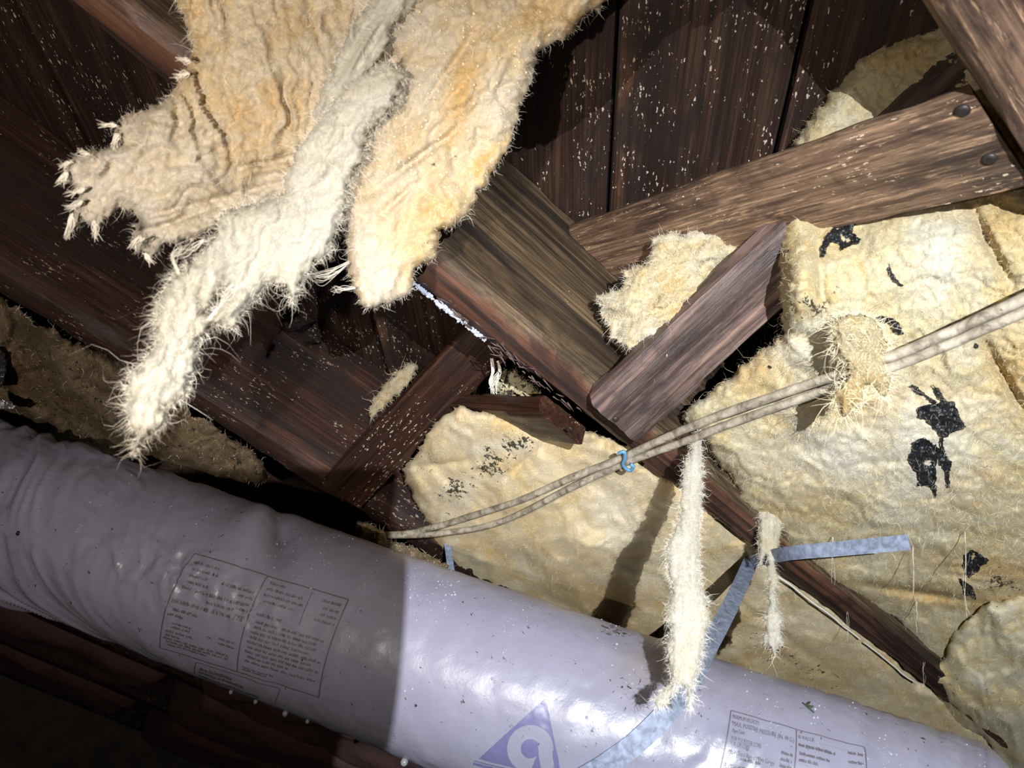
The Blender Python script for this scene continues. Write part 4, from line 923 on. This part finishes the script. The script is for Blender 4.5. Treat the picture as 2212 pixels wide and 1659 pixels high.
# right label
RB = Label((1579, 1535), (1866, 1617), (1871, 1740), (1556, 1660)); m = MB()
for q in ((0, 0, 1, 0), (0, 0, 0, 1), (1, 0, 1, 1), (0.5, 0, 0.505, 1)): RB.line(m, *q, 0.0009)
m.obj('label_frame', M_INK, DU, smooth=False)
m = MB()
RB.text(m, 'MAXIMUM VELOCITY', 0.015, 0.135, 0.075, 0.8, 0.22)
RB.text(m, '*MAX. POSITIVE PRESSURE (IN. W.G.)', 0.015, 0.265, 0.085, 1.0, 0.485)
RB.text(m, 'Pipe Core', 0.03, 0.385, 0.075, 0.8, 0.12)
RB.text(m, 'FOR POLYESTER CORE', 0.03, 0.525, 0.075, 0.9, 0.25)
RB.text(m, 'FOR CPE CORE', 0.03, 0.605, 0.075, 0.9, 0.17)
RB.text(m, 'Max. Total Rated Wire Gauge', 0.03, 0.74, 0.075, 0.9, 0.36)
RB.text(m, '*RECOMMENDED OPERATING PRESSURE', 0.01, 0.975, 0.085, 1.0, 0.47)
RB.text(m, 'R-VALUE  . . . . . . . . . . . . . . . .', 0.515, 0.16, 0.075, 1.0, 0.88)
for b, a0, a1 in ((0.52, .40, .48), (0.63, .40, .48), (0.74, .40, .48), (0.30, .52, .78), (0.45, .53, .74), (0.56, .53, .66), (0.20, .88, .98), (0.36, .88, .98), (0.80, .12, .26)): RB.strokes(m, a0, a1, b, 0.06)
m.obj('label_print', M_INK, DU, smooth=False)
# triangular emblem with a round letter in it
EM = Label((1035, 1508), (1235, 1508), (1235, 1668), (1035, 1668)); m = MB()
def in_emblem(x, y):
    tri = poly_sdf(x, y, [(1179, 1508), (1035, 1637), (1100, 1654), (1215, 1682), (1207, 1646), (1198, 1600)]) > 0
    r = np.hypot((x - 1146) / 1.0, (y - 1616) / 1.0); ring_ = (r < 50) & (r > 20)
    stem_ = (np.abs(x - 1178 - (y - 1616) * 0.12) < 15) & (y > 1610)
    tail = (poly_sdf(x, y, [(1162, 1620), (1160, 1632), (1148, 1662), (1170, 1664), (1165, 1636)]) > 0)
    edge_ = poly_sdf(x, y, [(1194, 1622), (1203, 1622), (1208, 1646), (1196, 1646)]) > 0
    return (tri & ~ring_ & ~stem_) | tail | (edge_)
xs = np.arange(1030, 1222, 1.0); ys = np.arange(1504, 1700, 1.0); X, Y = np.meshgrid(xs, ys); inside = in_emblem(X + .5, Y + .5)
hit = {}
pts = []; fcs = []
def gp(i, j):
    if (i, j) not in hit:
        hit[(i, j)] = len(pts); pts.append(duct_hit(xs[j], ys[i]))
    return hit[(i, j)]
for i in range(len(ys) - 1):
    for j in range(len(xs) - 1):
        if inside[i, j]: fcs.append([gp(i, j), gp(i, j + 1), gp(i + 1, j + 1), gp(i + 1, j)])
pts = np.array(pts)
mesh_obj('emblem', duct_pt(pts[:, 0], pts[:, 1], 0.0005), fcs, M_LOGO, DU, label='violet triangle emblem')
m = MB(); LE = Label((1026, 1642), (1110, 1662), (1104, 1676), (1022, 1654)); LE.line(m, 0, 0, 1, 0, 0.0014); LE.strokes(m, 0, 0.9, 0.7, 0.5); m.obj('label_print', M_LOGO, DU, smooth=False)

# water beads and hanging drops
k = 1500
sw = rng.uniform(0.12, S_END - 0.02, k); tw = rng.normal(0.15, 0.42, k)
r_ = rng.lognormal(-7.55, 0.45, k)
col_ = vnoise(sw * 60, np.zeros(k), 540) > -0.25
sw, tw, r_ = sw[col_], tw[col_], r_[col_]
drops('water_beads', duct_pt(sw, tw, 0.0), np.clip(r_, 0.0002, 0.0013), M_BEADD, DU, kind='stuff')
for (u, v, r) in ((875, 1640, 0.0034), (607, 1560, 0.0026), (545, 1530, 0.002), (655, 1578, 0.0018), (490, 1512, 0.002), (1105, 1566, 0.0014)):
    s0, t0 = duct_hit(u, v); V0, F0 = ico(); P = duct_pt(np.array(s0), np.array(t0)); Vd = V0 * np.array([1, 1, 1.25]) * r
    Vd[:, :2] *= (1 - 0.35 * np.clip(V0[:, 2:3], 0, 1)); mesh_obj('water_drop', Vd + P + np.array([0, 0, -0.6 * r]), F0, M_WATER, DU)
# dirt flecks stuck to the jacket
m = MB()
for (u, v, r) in ((42, 1152, .0022), (898, 1524, .0013), (1440, 1350, .002), (1505, 1470, .004), (1512, 1462, .003), (520, 1120, .0012), (1000, 1300, .0009), (1170, 1520, .0008), (1870, 1545, .0011)):
    s0, t0 = duct_hit(u, v); V0, F0 = ico(); m.add(V0 * r * rng.uniform(0.5, 1.2, (len(V0), 1)) + duct_pt(np.array(s0), np.array(t0)), F0)
m.obj('dirt_specks', M_BLACK, DU, kind='stuff')
def on_duct(u, v, off): s0, t0 = duct_hit(u, v); return duct_pt(np.array(s0), np.array(t0), off), duct_n(np.array(s0), np.array(t0))
tw_ = MB(); a, _ = on_duct(1733, 1521, 0.001); b, _ = on_duct(1757, 1542, 0.001); V, Fc = tube(smooth_path([a, (a + b) / 2, b], 8), 0.0007, 5); tw_.add(V, Fc)
for t, (du, dv) in ((0.3, (8, -6)), (0.45, (10, 0)), (0.55, (9, -2))):
    p = a + (b - a) * t; q, _ = on_duct(1733 + 24 * t + du, 1521 + 21 * t + dv, 0.002); V, Fc = tube(np.array([p, (p + q) / 2, q]), [0.0008, 0.0010, 0.0003], 5); tw_.add(V, Fc)
o = tw_.obj('twig_fragment', plain('dark_green_twig', (0.03, 0.04, 0.02), 0.7), None, label='tiny dark green twig stuck on the duct above the right printed label', cat='twig')

# ------------------------------------------------------------------ straps
def strap(name, P, Wv, wd, th, mat, parent=None, **k):
    P = np.asarray(P, float); Wv = np.asarray(Wv, float); n = len(P)
    T = np.gradient(P, axis=0); Wv = Wv - T * ((Wv * T).sum(1) / (T * T).sum(1))[:, None]; Wv /= np.linalg.norm(Wv, axis=1)[:, None]
    N = np.cross(T, Wv); N /= np.linalg.norm(N, axis=1)[:, None]
    cs = [(-.5, -.5), (-.25, -.5), (.25, -.5), (.5, -.5), (.5, .5), (.25, .5), (-.25, .5), (-.5, .5)]
    V = np.stack([P + Wv * wd * a + N * th * b for a, b in cs], 1).reshape(-1, 3); m_ = len(cs)
    F = [[i * m_ + j, i * m_ + (j + 1) % m_, (i + 1) * m_ + (j + 1) % m_, (i + 1) * m_ + j] for i in range(n - 1) for j in range(m_)] + [list(range(m_))[::-1], [(n - 1) * m_ + j for j in range(m_)]]
    o = mesh_obj(name, V, F, mat, parent, **k); o.data.set_sharp_from_angle(angle=math.radians(40)); return o
S0 = at_z(1622.0, 1212.0, JB - 0.003)
pts_ = []; wv = []
for (u, v) in ((1520, 1420), (1502, 1455), (1478, 1492), (1445, 1535), (1405, 1576), (1360, 1614), (1300, 1655), (1240, 1690)):
    P, N = on_duct(u, v, 0.0022); pts_.append(P); wv.append(np.cross(N, np.zeros(3)) if False else N)
s1_, t1_ = duct_hit(1240, 1690); s2_, t2_ = duct_hit(1360, 1614)
for k_ in range(1, 9):
    pts_.append(duct_pt(np.array(s1_ - 0.004 * k_), np.array(t1_ - 0.28 * k_), 0.0022)); wv.append(duct_n(np.array(s1_), np.array(t1_ - 0.28 * k_)))
pts_ = np.array(pts_); wv = np.array(wv)
top = np.array([S0 + (pts_[0] - S0) * t for t in np.linspace(0, 0.93, 7)]); top += np.array([0, 0, -0.004]) * np.sin(np.linspace(0, np.pi, 7))[:, None]
path = smooth_path(np.concatenate([top, pts_]), 140)
Tt = np.gradient(path, axis=0); vdir = CAM - path; vdir /= np.linalg.norm(vdir, axis=1)[:, None]
nrm = path - DA - ((path - DA) @ DD)[:, None] * DD; nrm /= np.linalg.norm(nrm, axis=1)[:, None]
bl = sstep(0.22, 0.40, np.linspace(0, 1, 140))[:, None]; nn_ = (vdir * (1 - bl) + nrm * bl)
ST = empty('hanger_strap', S0, label='grey metal hanger strap bent around the duct, with a loose end over the bright batt', cat='strap')
strap('strap_band', path, np.cross(Tt, nn_), 0.0165, 0.0012, M_GALV, ST)
E0 = S0 + np.array([0, 0, -0.001]); Pn = [E0 + 0.006 * (CAM - E0) / np.linalg.norm(CAM - E0), at_depth(1700.0, 1196.0, 0.735), at_depth(1830.0, 1184.0, 0.690), at_depth(1964.0, 1171.0, 0.655)]
Pn = smooth_path(Pn, 30); Tt = np.gradient(Pn, axis=0); vd = CAM - Pn
strap('strap_tail', Pn, np.cross(Tt, vd), 0.0140, 0.0012, M_GALV, ST)
V0, F0 = ico(); mesh_obj('nail', V0 * np.array([.004, .004, .002]) + S0 + np.array([0, 0, -0.002]), F0, M_NAIL, ST)
A = at_z(967.0, 1176.0, JB - 0.004); Bq = at_depth(974.0, 1228.0, float(depth_z(967.0, 1176.0, JB)) - 0.03)
Pn = np.array([A + (Bq - A) * t for t in np.linspace(-0.1, 1.6, 12)]); Tt = np.gradient(Pn, axis=0)
strap('hanger_strap', Pn, np.cross(Tt, CAM - Pn), 0.009, 0.0012, M_GALV, None, label='short piece of pale metal strap showing between the left joist end and the middle batt', cat='strap')

# ------------------------------------------------------------------ cables with a wire tie
def cable(pts, zz, label, r=0.0041):
    K_ = [at_z(float(u), float(v), z) for (u, v), z in zip(pts, zz)]
    K_ = [K_[0] + (K_[0] - K_[2]) * t for t in (4.0, 2.0)] + K_
    P = smooth_path(K_, 150)
    P += 0.0006 * np.stack([fbm(np.arange(150) * .12, np.full(150, s_), 600 + int(s_), 2) for s_ in (1, 2, 3)], 1)
    V, Fc = tube(P, r * (1 + 0.04 * fbm(np.arange(150) * .4, np.zeros(150), 610, 2)), 12)
    return mesh_obj('cable', V, Fc, M_CABLE, None, label=label, cat='cable', group='pair of old cables under the joists')
ct = [(2420, 545), (2212, 645), (2050, 716), (1905, 778), (1760, 826), (1600, 880), (1480, 926), (1400, 963), (1345, 988), (1250, 1026), (1120, 1082), (1000, 1122), (900, 1148), (825, 1156)]
cb = [(2420, 576), (2212, 674), (2050, 742), (1905, 801), (1760, 851), (1600, 906), (1480, 952), (1400, 982), (1345, 1002), (1250, 1046), (1120, 1112), (1050, 1138), (950, 1152), (825, 1158)]
zt = [0.425] * 4 + [0.43, 0.438, 0.446, 0.452, 0.455, 0.448, 0.445, 0.445, 0.444, 0.44]
cable(ct, zt, 'upper of the two old grey brown cables running under the joists'); cable(cb, [z - 0.002 for z in zt], 'lower of the two old grey brown cables, sagging at its left end', 0.0038)
wq = [(1336, 980), (1348, 976), (1350, 990), (1346, 1003), (1352, 1012), (1362, 1016), (1368, 1008), (1362, 1003)]
V, Fc = tube(smooth_path([at_z(float(u), float(v), 0.455 - 0.008) for u, v in wq], 40), 0.0019, 8)
mesh_obj('wire_tie', V, Fc, M_BLUE, None, label='small twisted blue wire tie holding both cables at the middle joist', cat='wire')
# tuft of fibre caught on the cables
P_CT = [(1797, 702), (1817, 682), (1851, 678), (1885, 685), (1905, 712), (1922, 752), (1906, 769), (1912, 800), (1925, 816), (1922, 845), (1912, 864), (1895, 847), (1888, 827), (1868, 832), (1862, 862), (1840, 884), (1826, 904), (1812, 880), (1798, 850), (1822, 836), (1834, 812), (1831, 786), (1806, 759)]
dct = float(depth_z(1860.0, 790.0, 0.425))
sh = Sheet(P_CT, lambda u, v: dct - 0.016 + 0.00008 * (v - 780) * -0.5, 0.008, 3, 20, 4, lambda u, v: 0.005 * ridged(u * .02, v * .014, 461, 4), 39, ragf=0.1)
CT = empty('fibre_clump', sh.Vf.mean(0), label='wet translucent yellow fibre clump caught on the two cables', cat='insulation')
sh.obj('clump_body', M_YEL, CT, dict(tint=lambda u, v: 0.3 + 0.6 * gauss(u, v, 1835, 870, 40, 40), soil_shade=lambda u, v: 0.28 + 0.2 * gauss(u, v, 1840, 740, 30)))
fuzz(sh, M_FIBY, CT, 900, 700, 0.016, 0.010, 0.00022)
# long strip of fibre hanging from the cables
P_S = [(1500, 930), (1516, 930), (1518, 995), (1520, 1059), (1517, 1099), (1512, 1147), (1511, 1198), (1517, 1238), (1516, 1258), (1529, 1298), (1531, 1349), (1523, 1381), (1515, 1417), (1511, 1453), (1497, 1475), (1495, 1504), (1488, 1538), (1486, 1512), (1482, 1483), (1463, 1483),
       (1452, 1504), (1440, 1528), (1420, 1524), (1414, 1508), (1428, 1493), (1452, 1481), (1446, 1449), (1440, 1417), (1446, 1357), (1442, 1318), (1452, 1278), (1441, 1218), (1439, 1178), (1456, 1147), (1471, 1099), (1470, 1059), (1480, 999), (1494, 960)]
dS = vert_depth(1508, 950, float(depth_z(1508.0, 950.0, 0.447)) - 0.008)
sh = Sheet(P_S, lambda u, v: dS(u, v) - 0.006 * sstep(1100, 1300, v), 0.010, 2.8, 26, 3, lambda u, v: 0.0035 * fbm(u * .03, v * .010, 471, 3) + 0.0010 * ridged(u * .06, v * .012, 472, 3), 40, ragf=0.1)
SS = empty('hanging_fibre_strip', sh.Vf.mean(0), label='long white strip of insulation fibre hanging from the cables in front of the strap', cat='insulation')
sh.obj('strip_body', M_WHITE, SS, dict(white=lambda u, v: 0.65 + 0 * u, tint=lambda u, v: 0.3 * sstep(1480, 1520, v)))
fuzz(sh, M_FIB, SS, 3600, 2200, 0.0065, 0.006, 0.00015, 0.4, curl=1.5)

# ------------------------------------------------------------------ small scraps
def scrap_thing(name, poly, d, T, mat, label, cat, seed, ed=300, at=None, fib=M_FIBY, step=3):
    s_ = Sheet(poly, d, T, step, 14, 3, lambda u, v: 0.004 * ridged(u * .03, v * .03, seed, 3), seed, ragf=0.1)
    e = empty(name, s_.Vf.mean(0), label=label, cat=cat); s_.obj('scrap_body', mat, e, at); fuzz(s_, fib, e, ed, ed, 0.009, 0.006, 0.00025); return e
scrap_thing('insulation_scrap', [(1060, 820), (1075, 796), (1110, 800), (1160, 840), (1180, 860), (1082, 862)], 0.86, 0.01, M_YEL, 'moldy yellow insulation scrap behind the rotten edge of the middle joist', 'insulation', 701, 200, dict(mold=lambda u, v: 0.7 + 0 * u))
scrap_thing('insulation_scrap', [(797, 890), (806, 862), (830, 828), (862, 800), (893, 783), (905, 790), (880, 830), (830, 880), (803, 900)], 0.97, 0.01, M_TAN, 'tan insulation scrap on the left joist behind the dark red brace', 'insulation', 702, 260, dict(soil_shade=lambda u, v: 0.35 + 0 * u))
scrap_thing('insulation_scrap', [(768, 1140), (775, 1128), (800, 1130), (826, 1146), (835, 1166), (870, 1172), (915, 1190), (968, 1224), (960, 1250), (880, 1225), (820, 1195), (778, 1172)], lambda u, v: 0.90 - 0.0002 * (u - 770), 0.012, M_DIRT, 'brown insulation scrap where the cables end, on top of the duct', 'insulation', 703, 260)
wisp([px_line([(1062, 775), (1066, 800), (1060, 825), (1068, 852)], 0.80), px_line([(1075, 780), (1080, 800), (1072, 820), (1065, 845)], 0.80)], M_FIB, None, 9, 0.0007, 0.0025, 'fibre_shred', None)
o = bpy.data.objects['fibre_shred']; tag(o, 'grey fibre shred dangling from the rotten joist edge', 'insulation')
df_ = 0.80
s_ = Sheet([(-30, 850), (0, 861), (22, 868), (38, 879), (20, 886), (0, 884), (-30, 888)], df_, 0.001, 3, 6, 1.5, lambda u, v: 0.006 * ridged(u * .06, v * .06, 731, 3), 731, ragf=0.2)
mesh_obj('foil_scrap', s_.V, s_.F[:, ::-1], M_FOIL, None, smooth=False, label='crumpled silver foil scrap at the left edge above the duct', cat='foil')
s_ = Sheet([(-60, 745), (0, 752), (12, 768), (14, 800), (8, 830), (0, 836), (-60, 840)], df_ + 0.01, 0.002, 3, 8, 2, lambda u, v: 0.008 * ridged(u * .05, v * .05, 741, 3), 741, ragf=0.2)
mesh_obj('plastic_scrap', s_.V, s_.F[:, ::-1], plain('dark_plastic', (0.03, 0.028, 0.035), 0.25), None, label='dark crumpled plastic scrap at the left edge above the foil', cat='plastic')

# ------------------------------------------------------------------ lamp body and stand added around the beam, unseen, behind the viewer
WL = empty('added_work_lamp', (LAMP[0], LAMP[1], 0), label='added work lamp on a pole stand, unseen, holding a flap that blocks its beam', cat='lamp')
M_BODY = plain('black_plastic', (0.02, 0.02, 0.022), 0.45)
ax = (AIM - LAMP) / np.linalg.norm(AIM - LAMP)
V, Fc = tube(np.array([LAMP - ax * 0.05, LAMP - ax * 0.012, LAMP - ax * 0.006]), [0.018, 0.02, 0.02], 20); mesh_obj('lamp_head', V, Fc, M_BODY, WL)
hp = LAMP - ax * 0.03; V, Fc = tube(np.array([hp, [hp[0], hp[1], 0.0]]), 0.006, 10); mesh_obj('pole', V, Fc, M_BODY, WL)
V, Fc = tube(np.array([[hp[0], hp[1], 0.0], [hp[0], hp[1], 0.015]]), 0.07, 24); mesh_obj('base', V, Fc, M_BODY, WL)
# unseen plate added to block the beam at lower left, shading the duct
zf = 0.15
def lp(a, b, z=zf): return cam_pt(LX + a * z, LY + b * z, LZ + z)
Pa, Pb, Pc, Pd = lp(-0.232, 0.17), lp(-0.335, 0.95), lp(-1.5, 0.95), lp(-1.5, 0.17)
Vq = np.array([Pa, Pb, Pc, Pd]); nq = np.cross(Pb - Pa, Pc - Pa); nq /= np.linalg.norm(nq)
mesh_obj('beam_blocker', np.concatenate([Vq, Vq - nq * 0.0008]), [(0, 1, 2, 3), (7, 6, 5, 4), (0, 4, 5, 1), (1, 5, 6, 2), (2, 6, 7, 3), (3, 7, 4, 0)], M_BODY, WL, smooth=False)
V, Fc = tube(np.array([LAMP - ax * 0.03, (Pa + Pd) / 2 * 0.5 + (Pb + Pc) / 2 * 0.5]), 0.003, 8); mesh_obj('blocker_arm', V, Fc, M_BODY, WL)
